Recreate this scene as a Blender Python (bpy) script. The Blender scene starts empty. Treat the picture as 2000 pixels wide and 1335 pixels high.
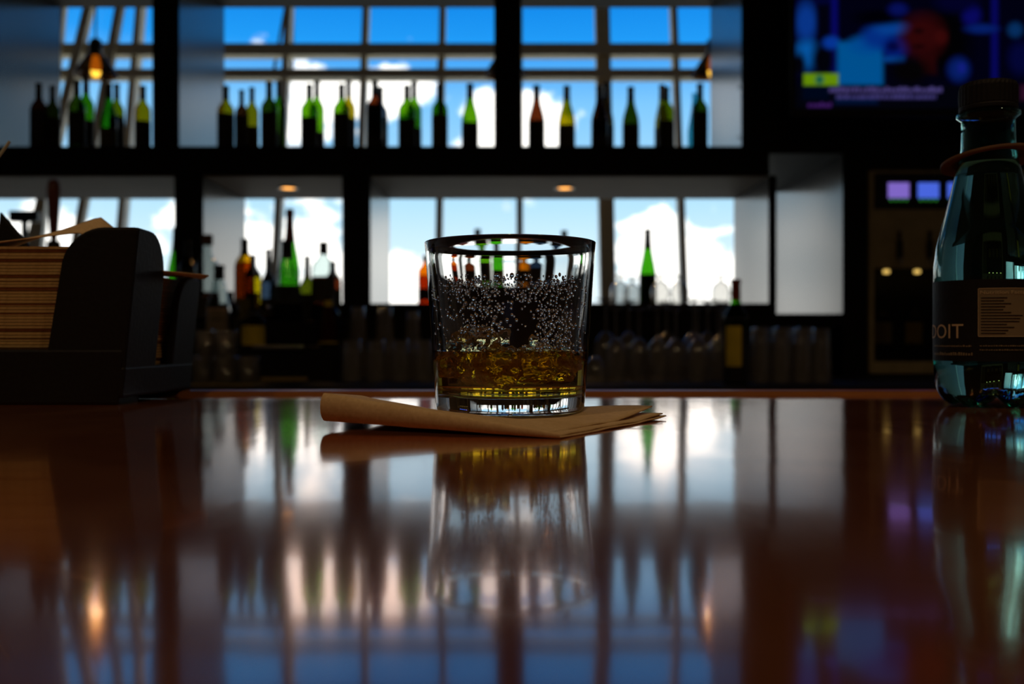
import bpy, bmesh, math, random
from mathutils import Vector, Matrix, noise
random.seed(7)
PI = math.pi
S = bpy.context.scene
C = S.collection

# ------------------------------------------------------------------ camera, world, exposure
CZ = 1.113            # lens height: 43 mm above the bar top
BAR = 1.07            # bar top height
FPX = 2000.0
cam_d = bpy.data.cameras.new('camera'); cam = bpy.data.objects.new('camera', cam_d); C.objects.link(cam)
cam.location = (0, 0, CZ); cam.rotation_euler = (PI/2, 0, 0)
cam_d.sensor_width = 36; cam_d.lens = 36; cam_d.clip_start = 0.01; cam_d.clip_end = 300
cam_d.dof.use_dof = True; cam_d.dof.focus_distance = 0.55; cam_d.dof.aperture_fstop = 9.0
S.camera = cam
S.view_settings.view_transform = 'Standard'; S.view_settings.look = 'None'
S.view_settings.gamma = 1; S.view_settings.use_curve_mapping = False
S.view_settings.exposure = 0.0
cy = S.cycles
cy.max_bounces = 22; cy.transmission_bounces = 20; cy.transparent_max_bounces = 32
cy.glossy_bounces = 8; cy.diffuse_bounces = 5; cy.sample_clamp_indirect = 6

# warm room lamps on the guests' side of the bar: the photograph shows their small warm glints on the
# water bottle and their light on the labels and napkins that face the lens
for _x in (-1.8, 0.0, 1.8):
    _l = bpy.data.lights.new('room_lamp_offscreen', 'SPOT'); _l.energy = 34; _l.color = (1, .66, .34)
    _l.spot_size = 2.5; _l.spot_blend = .7; _l.shadow_soft_size = .07
    _o = bpy.data.objects.new('room_lamp_offscreen', _l); C.objects.link(_o); _o.location = (_x, -.7, 4.25)

def nd(nt, t, **kw):
    n = nt.nodes.new(t)
    for k, v in kw.items(): setattr(n, k, v)
    return n
def ramp(nt, stops, fac=None, interp='LINEAR'):
    r = nt.nodes.new('ShaderNodeValToRGB'); r.color_ramp.interpolation = interp
    e = r.color_ramp.elements
    while len(e) < len(stops): e.new(0.5)
    for el, (p, c) in zip(e, stops):
        el.position = p; el.color = (*c, 1) if len(c) == 3 else c
    if fac is not None: nt.links.new(fac, r.inputs[0])
    return r
def mth(nt, op, a, b=None, c=None, clamp=False):
    m = nt.nodes.new('ShaderNodeMath'); m.operation = op; m.use_clamp = clamp
    for i, v in enumerate((a, b, c)):
        if v is None: continue
        if isinstance(v, (int, float)): m.inputs[i].default_value = v
        else: nt.links.new(v, m.inputs[i])
    return m.outputs[0]
def mixc(nt, fac, a, b, blend='MIX'):
    m = nt.nodes.new('ShaderNodeMix'); m.data_type = 'RGBA'; m.blend_type = blend
    for i, v in ((0, fac), (6, a), (7, b)):
        if isinstance(v, (int, float)): m.inputs[i].default_value = v
        elif isinstance(v, tuple): m.inputs[i].default_value = (*v, 1)
        else: nt.links.new(v, m.inputs[i])
    return m.outputs[2]

W = bpy.data.worlds.new('sky'); S.world = W; W.use_nodes = True
nt = W.node_tree; nt.nodes.clear()
tc = nd(nt, 'ShaderNodeTexCoord'); sep = nd(nt, 'ShaderNodeSeparateXYZ'); nt.links.new(tc.outputs['Generated'], sep.inputs[0])
zz = sep.outputs[2]
sky = ramp(nt, [(0.0, (.85, .92, .95)), (.05, (.80, .95, 1.0)), (.14, (.42, .72, .93)), (.225, (.20, .54, .93)),
                (.275, (.015, .31, .86)), (.34, (.0, .185, .70)), (1.0, (.0, .09, .42))], zz)
mp = nd(nt, 'ShaderNodeMapping'); mp.inputs['Scale'].default_value = (7.5, 7.5, 13.0); mp.inputs['Location'].default_value = (3.1, 0.4, 1.35)
nt.links.new(tc.outputs['Generated'], mp.inputs[0])
nz = nd(nt, 'ShaderNodeTexNoise'); nz.inputs['Scale'].default_value = 1.0; nz.inputs['Detail'].default_value = 6; nz.inputs['Roughness'].default_value = .52
nt.links.new(mp.outputs[0], nz.inputs['Vector'])
low = ramp(nt, [(0.0, (.12,)*3), (.05, (.12,)*3), (.12, (.015,)*3), (.22, (.0,)*3), (.29, (-.0,)*3), (.36, (0,)*3)], zz)
up = ramp(nt, [(.26, (0,)*3), (.32, (1,)*3)], zz)
cl = mth(nt, 'ADD', nz.outputs[0], low.outputs[0])
cl = mth(nt, 'SUBTRACT', cl, mth(nt, 'MULTIPLY', up.outputs[0], .17))
cm = ramp(nt, [(.535, (0,)*3), (.60, (1,)*3)], cl, 'EASE')
skyc = mixc(nt, cm.outputs[0], sky.outputs[0], (1.9, 1.84, 1.72))
below = ramp(nt, [(.49, (.36, .38, .37)), (.5, (1, 1, 1))], mth(nt, 'MULTIPLY_ADD', zz, 4.0, .5))
skyc = mixc(nt, 1.0, skyc, below.outputs[0], 'MULTIPLY')
bg = nd(nt, 'ShaderNodeBackground'); nt.links.new(skyc, bg.inputs[0]); bg.inputs[1].default_value = 1.15
wo = nd(nt, 'ShaderNodeOutputWorld'); nt.links.new(bg.outputs[0], wo.inputs[0])

# ------------------------------------------------------------------ materials
M = {}
def bsdf(m): return next(n for n in m.node_tree.nodes if n.type == 'BSDF_PRINCIPLED')
def plain(name, col, rough=.5, metal=0.0, coat=0.0, vary=.12, scale=18.0, bump=0.0, spec=.5):
    m = bpy.data.materials.new(name); m.use_nodes = True; t = m.node_tree; b = bsdf(m)
    tcn = nd(t, 'ShaderNodeTexCoord'); n = nd(t, 'ShaderNodeTexNoise'); n.inputs['Scale'].default_value = scale; n.inputs['Detail'].default_value = 4
    t.links.new(tcn.outputs['Object'], n.inputs['Vector'])
    r = ramp(t, [(.3, tuple(c*(1-vary) for c in col)), (.7, tuple(min(1, c*(1+vary)) for c in col))], n.outputs[0])
    t.links.new(r.outputs[0], b.inputs['Base Color'])
    b.inputs['Roughness'].default_value = rough; b.inputs['Metallic'].default_value = metal
    b.inputs['Coat Weight'].default_value = coat; b.inputs['Coat Roughness'].default_value = .06
    b.inputs['Specular IOR Level'].default_value = spec
    if bump:
        bp = nd(t, 'ShaderNodeBump'); bp.inputs['Strength'].default_value = bump; bp.inputs['Distance'].default_value = .002
        t.links.new(n.outputs[0], bp.inputs['Height']); t.links.new(bp.outputs[0], b.inputs['Normal'])
    M[name] = m; return m
def emit(name, col, strength):
    m = bpy.data.materials.new(name); m.use_nodes = True; t = m.node_tree; t.nodes.clear()
    e = nd(t, 'ShaderNodeEmission'); e.inputs[0].default_value = (*col, 1); e.inputs[1].default_value = strength
    o = nd(t, 'ShaderNodeOutputMaterial'); t.links.new(e.outputs[0], o.inputs[0]); M[name] = m; return m
def thin(name, tint, gloss=.9, rough=.03, cloudy=0.0):
    """thin-walled glass: tinted see-through sheet with a mirror sheen that grows at grazing angles"""
    m = bpy.data.materials.new(name); m.use_nodes = True; t = m.node_tree; t.nodes.clear()
    lw = nd(t, 'ShaderNodeLayerWeight'); lw.inputs[0].default_value = .5
    f = mth(t, 'MULTIPLY_ADD', mth(t, 'POWER', lw.outputs['Facing'], 3.0), .55*gloss, .05*gloss)
    tr = nd(t, 'ShaderNodeBsdfTransparent')
    edge = ramp(t, [(0, tint), (.45, tint), (.85, tuple(c*c*.45 for c in tint)), (1, tuple(c*c*.2 for c in tint))], lw.outputs['Facing'])
    t.links.new(edge.outputs[0], tr.inputs[0])
    g = nd(t, 'ShaderNodeBsdfGlossy'); g.inputs['Roughness'].default_value = rough
    mx = nd(t, 'ShaderNodeMixShader'); t.links.new(f, mx.inputs[0]); t.links.new(tr.outputs[0], mx.inputs[1]); t.links.new(g.outputs[0], mx.inputs[2])
    out = mx.outputs[0]
    if cloudy:
        di = nd(t, 'ShaderNodeBsdfDiffuse'); di.inputs[0].default_value = (.8, .74, .68, 1)
        m2 = nd(t, 'ShaderNodeMixShader'); m2.inputs[0].default_value = cloudy; t.links.new(out, m2.inputs[1]); t.links.new(di.outputs[0], m2.inputs[2]); out = m2.outputs[0]
    o = nd(t, 'ShaderNodeOutputMaterial'); t.links.new(out, o.inputs[0]); M[name] = m; return m
def glass(name, col, ior, rough=0.0, absorb=None, density=0.0, bump=0.0, bscale=60.0, stretch=(1, 1, 1)):
    m = bpy.data.materials.new(name); m.use_nodes = True; t = m.node_tree; t.nodes.clear()
    g = nd(t, 'ShaderNodeBsdfGlass'); g.inputs['Color'].default_value = (*col, 1); g.inputs['IOR'].default_value = ior; g.inputs['Roughness'].default_value = rough
    o = nd(t, 'ShaderNodeOutputMaterial'); t.links.new(g.outputs[0], o.inputs[0])
    if absorb:
        v = nd(t, 'ShaderNodeVolumeAbsorption'); v.inputs[0].default_value = (*absorb, 1); v.inputs[1].default_value = density
        t.links.new(v.outputs[0], o.inputs['Volume'])
    if bump:
        tcn = nd(t, 'ShaderNodeTexCoord'); mpn = nd(t, 'ShaderNodeMapping'); mpn.inputs['Scale'].default_value = stretch
        n = nd(t, 'ShaderNodeTexNoise'); n.inputs['Scale'].default_value = bscale; n.inputs['Detail'].default_value = 3
        t.links.new(tcn.outputs['Object'], mpn.inputs[0]); t.links.new(mpn.outputs[0], n.inputs['Vector'])
        bp = nd(t, 'ShaderNodeBump'); bp.inputs['Strength'].default_value = bump; bp.inputs['Distance'].default_value = .001
        t.links.new(n.outputs[0], bp.inputs['Height']); t.links.new(bp.outputs[0], g.inputs['Normal'])
    M[name] = m; return m

plain('black_wood', (.010, .009, .010), .6, spec=.16)
plain('black_plastic', (.010, .010, .012), .6, bump=.15, scale=300, spec=.22)
plain('panel', (.016, .019, .023), .20, vary=.05, scale=3, spec=.42)
plain('taupe', (.40, .315, .235), .7, vary=.06, scale=4)
plain('steel', (.45, .42, .38), .28, 1.0)
plain('cream_frame', (.82, .73, .54), .55, vary=.05)
plain('floor_tile', (.52, .47, .40), .5, vary=.15, scale=2)
plain('dark_wall', (.02, .018, .018), .8)
plain('pale_wall', (.30, .28, .26), .9)
plain('ceiling_paint', (.20, .19, .18), .9)
plain('black_foil', (.015, .012, .012), .35)
plain('red_foil', (.30, .035, .012), .35)
plain('gold_foil', (.35, .24, .05), .35)
plain('brown_cork', (.20, .10, .04), .7)
plain('dark_label', (.06, .05, .035), .8)
plain('cream_label', (.55, .46, .30), .8)
plain('yellow_label', (.70, .52, .03), .7)
plain('pink_label', (.62, .40, .26), .8)
plain('olive_label', (.16, .13, .03), .8)
plain('beige_case', (.50, .40, .20), .5)
plain('black_trim', (.01, .01, .01), .4)
plain('rail_wood', (.30, .11, .03), .35, coat=.5, scale=40)
plain('collar_card', (.11, .045, .016), .8, scale=80)
plain('print_tan', (.62, .52, .34), .7)
plain('print_dim', (.26, .22, .14), .7)
plain('straw_plastic', (.50, .55, .45), .4)
plain('pour_red', (.16, .02, .012), .4, coat=.4)
plain('handle_red', (.20, .045, .015), .35, coat=.5)

def kraft(name, c0, c1, lines=False):
    m = bpy.data.materials.new(name); m.use_nodes = True; t = m.node_tree; b = bsdf(m)
    tcn = nd(t, 'ShaderNodeTexCoord')
    n = nd(t, 'ShaderNodeTexNoise'); n.inputs['Scale'].default_value = 420; n.inputs['Detail'].default_value = 5
    n2 = nd(t, 'ShaderNodeTexNoise'); n2.inputs['Scale'].default_value = 45
    t.links.new(tcn.outputs['Object'], n.inputs['Vector']); t.links.new(tcn.outputs['Object'], n2.inputs['Vector'])
    f = mth(t, 'ADD', mth(t, 'MULTIPLY', n.outputs[0], .6), mth(t, 'MULTIPLY', n2.outputs[0], .4))
    r = ramp(t, [(.35, c0), (.65, c1)], f); t.links.new(r.outputs[0], b.inputs['Base Color'])
    b.inputs['Roughness'].default_value = .85; b.inputs['Specular IOR Level'].default_value = .2
    bp = nd(t, 'ShaderNodeBump'); bp.inputs['Strength'].default_value = .35; bp.inputs['Distance'].default_value = .0006
    t.links.new(f, bp.inputs['Height']); t.links.new(bp.outputs[0], b.inputs['Normal'])
    M[name] = m
kraft('kraft', (.62, .43, .23), (.76, .56, .33))
kraft('kraft_edge', (.44, .30, .12), (.60, .43, .20))

# lacquered bar top: red-brown burl under a clear coat, with fine scratches and shallow waves
m = bpy.data.materials.new('bar_lacquer'); m.use_nodes = True; t = m.node_tree; b = bsdf(m)
tcn = nd(t, 'ShaderNodeTexCoord')
n1 = nd(t, 'ShaderNodeTexNoise'); n1.inputs['Scale'].default_value = 5; n1.inputs['Detail'].default_value = 8; n1.inputs['Distortion'].default_value = 2.2
t.links.new(tcn.outputs['Object'], n1.inputs['Vector'])
r = ramp(t, [(.28, (.36, .10, .035)), (.5, (.52, .18, .075)), (.72, (.66, .27, .125))], n1.outputs[0])
t.links.new(r.outputs[0], b.inputs['Base Color'])
b.inputs['Metallic'].default_value = .72; b.inputs['Roughness'].default_value = .095
b.inputs['Coat Weight'].default_value = .22; b.inputs['Coat Roughness'].default_value = .03; b.inputs['Coat IOR'].default_value = 1.5
mpn = nd(t, 'ShaderNodeMapping'); mpn.inputs['Scale'].default_value = (1, .25, 1); t.links.new(tcn.outputs['Object'], mpn.inputs[0])
n2 = nd(t, 'ShaderNodeTexNoise'); n2.inputs['Scale'].default_value = 16; n2.inputs['Detail'].default_value = 3
t.links.new(mpn.outputs[0], n2.inputs['Vector'])
n3 = nd(t, 'ShaderNodeTexNoise'); n3.inputs['Scale'].default_value = 500; n3.inputs['Detail'].default_value = 2
t.links.new(mpn.outputs[0], n3.inputs['Vector'])
h = mth(t, 'ADD', mth(t, 'MULTIPLY', n2.outputs[0], 1.0), mth(t, 'MULTIPLY', n3.outputs[0], .012))
bp = nd(t, 'ShaderNodeBump'); bp.inputs['Strength'].default_value = .22; bp.inputs['Distance'].default_value = .0012
t.links.new(h, bp.inputs['Height']); t.links.new(bp.outputs[0], b.inputs['Coat Normal']); t.links.new(bp.outputs[0], b.inputs['Normal'])
M['bar_lacquer'] = m

thin('pane_glass', (.97, .985, .99), .5, .0)
thin('green_glass', (.20, .39, .03), .5)
thin('bright_green_glass', (.14, .42, .05), .5)
thin('olive_glass', (.40, .36, .02), .5)
thin('dark_green_glass', (.16, .19, .03), .5)
thin('amber_glass', (.56, .40, .04), .5)
thin('orange_glass', (.63, .29, .02), .5)
thin('brown_glass', (.22, .09, .04), .5)
thin('teal_glass', (.18, .52, .55), .5)
thin('blue_glass', (.10, .14, .19), .5)
thin('clear_glass', (.66, .73, .73), .9)
thin('drink_glass', (.80, .80, .79), 2.2, .08, cloudy=.10)
thin('shade_glass', (.42, .26, .12), .6, .1)
thin('dispenser_window', (.62, .60, .58), .7)
emit('downlight', (1.0, .42, .09), 3.2)
emit('bulb', (1.0, .55, .05), 2.0)
emit('lcd_violet', (.16, .10, .42), 1.3)
emit('lcd_blue', (.05, .10, .55), 1.3)
emit('led_green', (.03, .25, .03), 1.0)
emit('cabinet_led', (.9, .62, .16), 3.0)
glass('tumbler_glass', (.985, .992, .992), 1.5, bump=.03, bscale=30, stretch=(1, 1, .5))
glass('whiskey', (1, 1, 1), 1.36, absorb=(.998, .865, .0), density=54)
glass('ice', (.998, .92, .66), 1.25, bump=.32, bscale=140)
t = M['ice'].node_tree       # a little milkiness inside the melting ice
_g = next(n for n in t.nodes if n.type == 'BSDF_GLASS'); _o = next(n for n in t.nodes if n.type == 'OUTPUT_MATERIAL')
_t = nd(t, 'ShaderNodeBsdfTranslucent'); _t.inputs[0].default_value = (.95, .80, .50, 1)
_m = nd(t, 'ShaderNodeMixShader'); _m.inputs[0].default_value = .10
t.links.new(_g.outputs[0], _m.inputs[1]); t.links.new(_t.outputs[0], _m.inputs[2]); t.links.new(_m.outputs[0], _o.inputs[0])
glass('water', (1, 1, 1), 1.33)
glass('droplet', (1, 1, 1), 1.33)
glass('pet_teal', (.97, 1, 1), 1.45, absorb=(.0, .84, .80), density=850)

# ------------------------------------------------------------------ geometry helpers
def px(x, Y): return (x-1000.0)/FPX*Y
def pz(y, Y): return CZ+(667.5-y)/FPX*Y
def new_obj(name, me, parent=None, loc=None, mat=None):
    o = bpy.data.objects.new(name, me); C.objects.link(o)
    if parent: o.parent = parent
    if loc: o.location = loc
    if mat and me and not me.materials: me.materials.append(M[mat] if isinstance(mat, str) else mat)
    return o
def mesh(name, V, F, mat, parent=None, loc=None, smooth=False):
    me = bpy.data.meshes.new(name); me.from_pydata([tuple(v) for v in V], [], F); me.update()
    if smooth: me.polygons.foreach_set('use_smooth', [True]*len(me.polygons))
    return new_obj(name, me, parent, loc, mat)
def tag(o, label, cat, group=None, kind=None):
    o['label'] = label; o['category'] = cat
    if group: o['group'] = group
    if kind: o['kind'] = kind
    return o
def thing(name, label, cat, loc=(0, 0, 0), group=None, rz=0):
    o = bpy.data.objects.new(name, None); C.objects.link(o); o.location = loc; o.rotation_euler.z = rz
    return tag(o, label, cat, group)
def struct(o):
    o['kind'] = 'structure'; return o
def boxvf(x0, x1, y0, y1, z0, z1):
    V = [(x0,y0,z0),(x1,y0,z0),(x1,y1,z0),(x0,y1,z0),(x0,y0,z1),(x1,y0,z1),(x1,y1,z1),(x0,y1,z1)]
    return V, [(0,3,2,1),(4,5,6,7),(0,1,5,4),(1,2,6,5),(2,3,7,6),(3,0,4,7)]
def box(name, x0, x1, y0, y1, z0, z1, mat, parent=None, bev=0.0, seg=2):
    cx, cyy, cz = (x0+x1)/2, (y0+y1)/2, (z0+z1)/2
    V, F = boxvf(x0-cx, x1-cx, y0-cyy, y1-cyy, z0-cz, z1-cz)
    if not bev: return mesh(name, V, F, mat, parent, (cx, cyy, cz))
    bm = bmesh.new(); vs = [bm.verts.new(v) for v in V]
    for f in F: bm.faces.new([vs[i] for i in f])
    bmesh.ops.bevel(bm, geom=bm.edges[:], offset=bev, segments=seg, affect='EDGES', profile=.5)
    me = bpy.data.meshes.new(name); bm.to_mesh(me); bm.free()
    return new_obj(name, me, parent, (cx, cyy, cz), mat)
def lathe_vf(prof, seg=32, a0=0.0, a1=2*PI, sq=None, closed=False):
    """prof: list of (r, z). full turn unless a0/a1 given; sq=n rounds the section towards a square"""
    full = abs((a1-a0)-2*PI) < 1e-6
    cols = seg if full else seg+1
    V, F, idx = [], [], []
    for (r, z) in prof:
        if r <= 1e-9 and full:
            idx.append([len(V)]*cols); V.append((0, 0, z)); continue
        row = []
        for k in range(cols):
            a = a0+(a1-a0)*k/seg
            rr = r
            if sq:
                c, s = abs(math.cos(a)), abs(math.sin(a)); rr = r/((c**sq+s**sq)**(1/sq))*.92
            row.append(len(V)); V.append((rr*math.cos(a), rr*math.sin(a), z))
        idx.append(row)
    pairs = list(zip(idx[:-1], idx[1:]))
    if closed: pairs.append((idx[-1], idx[0]))
    for A, B in pairs:
        for k in range(seg):
            j = (k+1) % cols if full else k+1
            q = [A[k], A[j], B[j], B[k]]
            u = []
            for v in q:
                if v not in u: u.append(v)
            if len(u) > 2: F.append(tuple(u))
    return V, F
def lathe(name, prof, mat, parent=None, loc=None, seg=32, smooth=True, **kw):
    V, F = lathe_vf(prof, seg, **kw)
    return mesh(name, V, F, mat, parent, loc, smooth)
def tube_vf(p, q, r, seg=10, r2=None):
    p, q = Vector(p), Vector(q); d = (q-p).normalized()
    u = d.orthogonal().normalized(); w = d.cross(u); r2 = r if r2 is None else r2
    V = [p+(u*math.cos(2*PI*k/seg)+w*math.sin(2*PI*k/seg))*r for k in range(seg)]
    V += [q+(u*math.cos(2*PI*k/seg)+w*math.sin(2*PI*k/seg))*r2 for k in range(seg)]
    F = [(k, (k+1) % seg, seg+(k+1) % seg, seg+k) for k in range(seg)]
    F += [tuple(range(seg-1, -1, -1)), tuple(range(seg, 2*seg))]
    return V, F
def tube(name, p, q, r, mat, parent=None, seg=10, r2=None):
    V, F = tube_vf(p, q, r, seg, r2); return mesh(name, V, F, mat, parent, smooth=False)
def slab(name, pts, a, b, axis, mat, parent=None, bev=0.0):
    """extrude a 2D outline (list of pairs) between a and b along 'x' or 'y'"""
    n = len(pts); V = []
    for s in (a, b):
        for (u, v) in pts: V.append((s, u, v) if axis == 'x' else (u, s, v))
    F = [tuple(range(n)), tuple(range(2*n-1, n-1, -1))]
    F += [(k, n+k, n+(k+1) % n, (k+1) % n) for k in range(n)]
    bm = bmesh.new(); vs = [bm.verts.new(v) for v in V]
    for f in F: bm.faces.new([vs[i] for i in f])
    bmesh.ops.recalc_face_normals(bm, faces=bm.faces)
    if bev:
        caps = [f for f in bm.faces if len(f.verts) == n]
        ed = {e for f in caps for e in f.edges}
        bmesh.ops.bevel(bm, geom=list(ed), offset=bev, segments=2, affect='EDGES', profile=.5)
    me = bpy.data.meshes.new(name); bm.to_mesh(me); bm.free()
    return new_obj(name, me, parent, None, mat)

# ------------------------------------------------------------------ room shell
YF, YB = 4.45, 5.15           # back bar front and back planes
struct(box('floor', -6, 6, -3.2, 9.0, -.1, 0, 'floor_tile'))
struct(box('ceiling', -6, 6, -3.2, 9.0, 4.3, 4.4, 'ceiling_paint'))
struct(box('wall_behind', -6, 6, -3.3, -3.2, 0, 4.3, 'dark_wall'))
struct(box('wall_left', -6.1, -6, -3.2, 9.0, 0, 4.3, 'pale_wall'))
struct(box('wall_right', 6, 6.1, -3.2, 9.0, 0, 4.3, 'pale_wall'))

# leaning window front: y = FY0 + LEAN * (z - 1.87)
FY0, LEAN = 7.0, .22
def fy(z): return FY0+LEAN*(z-1.87)
def fpix(x, y):
    k = (667.5-y)/FPX; Y = (FY0+LEAN*(CZ-1.87))/(1-LEAN*k)
    return px(x, Y), Y, CZ+k*Y
ZB, ZT = .55, 4.3
struct(box('wall_front', -6, 6, fy(ZB)-.06, fy(ZB)+.14, 0, ZB, 'pale_wall'))
win = bpy.data.objects.new('window_1', None); C.objects.link(win); struct(win); win.location = (0, 0, 0)
def bar3(name, p0, p1, w, d, mat, parent):
    """bar of width w (across, x) and depth d between two points"""
    p0, p1 = Vector(p0), Vector(p1); ax = (p1-p0).normalized()
    dep = ax.cross(Vector((1, 0, 0)));
    if dep.length < 1e-4: dep = Vector((0, 1, 0))
    dep.normalize(); wd = ax.cross(dep).normalized()
    V = [p+wd*sw*w/2+dep*sd*d/2 for p in (p0, p1) for sw, sd in ((-1,-1),(1,-1),(1,1),(-1,1))]
    F = [(0,3,2,1),(4,5,6,7),(0,1,5,4),(1,2,6,5),(2,3,7,6),(3,0,4,7)]
    return mesh(name, V, F, mat, parent)
mx = [px(v, 7.0) for v in (-520, -370, -220, -70, 238, 386, 543, 701, 858, 1015, 1184, 1331, 1485, 1640, 1790, 1940, 2090, 2240, 2390)]
mx = [-6.0]+[x for x in mx if -5.9 < x < 5.9]+[6.0]
for x in mx:
    w = .10 if abs(x-px(1184, 7)) < .01 else .045
    bar3('mullion', (x, fy(ZB), ZB), (x, fy(ZT), ZT), w, .10, 'cream_frame', win)
    if w > .09: bar3('mullion', (x+.035, fy(ZB)-.06, ZB), (x+.035, fy(ZT)-.06, ZT), .03, .05, 'cream_frame', win)
ztr = [ (fpix(0, 113)[2], fpix(0, 92)[2]), (fpix(0, 157)[2], fpix(0, 141)[2]) ]
for z0, z1 in ztr:
    zm = (z0+z1)/2
    me_o = box('transom', -6, 6, fy(zm)-.09, fy(zm)+.03, z0, z1, 'cream_frame', win)
box('bottom_rail', -6, 6, fy(ZB)-.05, fy(ZB)+.05, ZB, ZB+.06, 'cream_frame', win)
for (xa, xb, w) in ((84, 188, .06), (168, 247, .05), (95, 136, .045)):
    a = Vector(fpix(xa, 450)); b2 = Vector(fpix(xb, 18)); d = b2-a
    p0 = a-d*.52; p1 = b2+d*.25; off = Vector((0, -.11, 0))
    bar3('brace', p0+off, p1+off, w, .06, 'cream_frame', win)
rows = [(ZB+.06, ztr[1][0]), (ztr[1][1], ztr[0][0]), (ztr[0][1], ZT)]
for i in range(len(mx)-1):
    for (z0, z1) in rows:
        x0, x1 = mx[i]+.02, mx[i+1]-.02
        mesh('pane', [(x0, fy(z0), z0), (x1, fy(z0), z0), (x1, fy(z1), z1), (x0, fy(z1), z1)], [(0, 1, 2, 3)], 'pane_glass', win)
# thin stay cables hanging beyond the glass
for (xa, ya, xb, yb, r_) in ((505, 92, 520, 12, .012), (541, 92, 543, 12, .010), (846, 92, 853, 12, .010)):
    a = Vector(fpix(xa, ya)); b2 = Vector(fpix(xb, yb)); d = b2-a; off = Vector((0, .5, 0))
    o = tube('stay_cable', a-d*.2+off, b2+d*.9+off, r_, 'black_trim', None)
    tag(o, 'thin dark stay cable hanging outside the upper window panes', 'cable', 'stay cables outside the windows')

# ------------------------------------------------------------------ back bar shelving
sh = thing('back_bar_shelving', 'black built-in back bar shelving with open bays in front of the windows', 'shelving', (0, YF, 0))
def bb(name, x0, x1, y0, y1, z0, z1, mat, bev=0.0):
    o = box(name, x0, x1, y0, y1, z0, z1, mat, sh, bev); o.location.y -= YF; return o
ZS0, ZS1 = pz(342, YF), pz(285, YF)       # beam between lower niches and upper shelf
ZTOP = pz(15, YB)
ZSILL = pz(592, YF)
XL, XR = px(-21, YF), px(1450, YF)
XE = px(1648, YF)
bb('shelf', -3.0, px(1503, YF), YF, YB, ZS0, ZS1, 'black_wood', .004)
bb('shelf_extension', px(1503, YF), XE, YF, YB+.45, pz(300, YF), ZS1, 'black_wood')
for (a, b2) in ((-260, 340), (395, 668), (722, 1503)):
    bb('niche_ceiling', px(a, YF), px(b2, YF), YF+.012, YB-.002, ZS0-.006, ZS0, 'taupe')
bb('top_panel', -3.0, 3.2, YF, YB, ZTOP, ZTOP+.05, 'black_wood')
bb('fascia', -3.0, 3.2, YF, YF+.05, ZTOP+.05, 4.3, 'black_wood')
for (a, b2) in ((297, 348), (965, 1018)):
    bb('post', px(a, YF), px(b2, YF), YF, YB, ZS1, ZTOP, 'black_wood', .003)
bb('side_panel', px(348, YF), px(348, YF)+.004, YF+.004, YB, ZS1, ZTOP, 'panel')
bb('side_panel', XL-.004, XL, YF+.004, YB, ZS1, ZTOP, 'panel')
bb('end_post', XL-.40, XL-.004, YF, YB, ZS1, ZTOP, 'black_wood')
bb('side_panel', XR-.004, XR, YF+.004, YB, ZS1, ZTOP, 'panel')
bb('end_wall_panel', XR, 3.2, YF, YF+.12, ZS1, ZTOP, 'black_wood')
bb('back_panel', XR, 3.2, YB-.02, YB, ZS1, ZTOP, 'black_wood')
for (a, b2) in ((340, 395), (668, 722), (1503, 1517)):
    bb('post', px(a, YF), px(b2, YF), YF, YB, ZSILL, ZS0, 'black_wood', .003)
bb('side_panel', px(395, YF), px(395, YF)+.004, YF+.004, YB, ZSILL, ZS0-.006, 'panel')
bb('side_panel', px(722, YF), px(722, YF)+.004, YF+.004, YB, ZSILL, ZS0-.006, 'panel')
bb('side_panel', px(1503, YF)-.004, px(1503, YF), YF+.004, YB, ZSILL, ZS0-.006, 'panel')
bb('side_panel', XE-.004, XE, YF+.004, YB+.45, ZSILL-.30, pz(300, YF), 'panel')
DX0, DX1, DZ1 = px(1698, YF-.012), px(2030, YF-.012), pz(338, YF-.012)+.012
bb('end_wall_panel', XE, DX0-.003, YF, YF+.12, 0, ZS1, 'black_wood')
bb('end_wall_panel', DX1+.003, 3.2, YF, YF+.12, 0, ZS1, 'black_wood')
bb('end_wall_panel', DX0-.003, DX1+.003, YF, YF+.12, DZ1+.003, ZS1, 'black_wood')
bb('dispenser_ledge', DX0-.003, DX1+.003, YF+.006, YF+.42, .90, .968, 'black_wood')
bb('recess_back', DX0-.003, DX1+.003, YF+.40, YF+.42, .968, DZ1+.1, 'black_wood')
bb('end_wall_panel', XE, XE+.12, YF+.12, YB+.45, 0, ZS1, 'black_wood')
bb('sill', -3.0, px(1517, YF), YF, YB, ZSILL-.045, ZSILL, 'black_wood', .004)
bb('riser', -3.0, XE, YF+.01, YF+.05, .97, ZSILL-.045, 'black_wood')
bb('riser', px(1517, YF), XE, YF+.01, YB+.45, .97, ZSILL-.10, 'black_wood')
bb('lower_back', -3.0, XE, YB-.03, YB, 0, ZSILL-.045, 'black_wood')
for xx in (1446, ):   # shelf-pin holes on the bright upper side panel
    for yy in (105, 170, 268):
        Yp = YF+.05; p = (XR-.004, Yp, pz(yy, Yp))
        o = lathe('shelf_pin', [(0, 0), (.006, 0), (.006, .004), (0, .004)], 'black_trim', sh, None, 10)
        o.location = (p[0], p[1]-YF, p[2]); o.rotation_euler = (0, -PI/2, 0)

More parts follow.
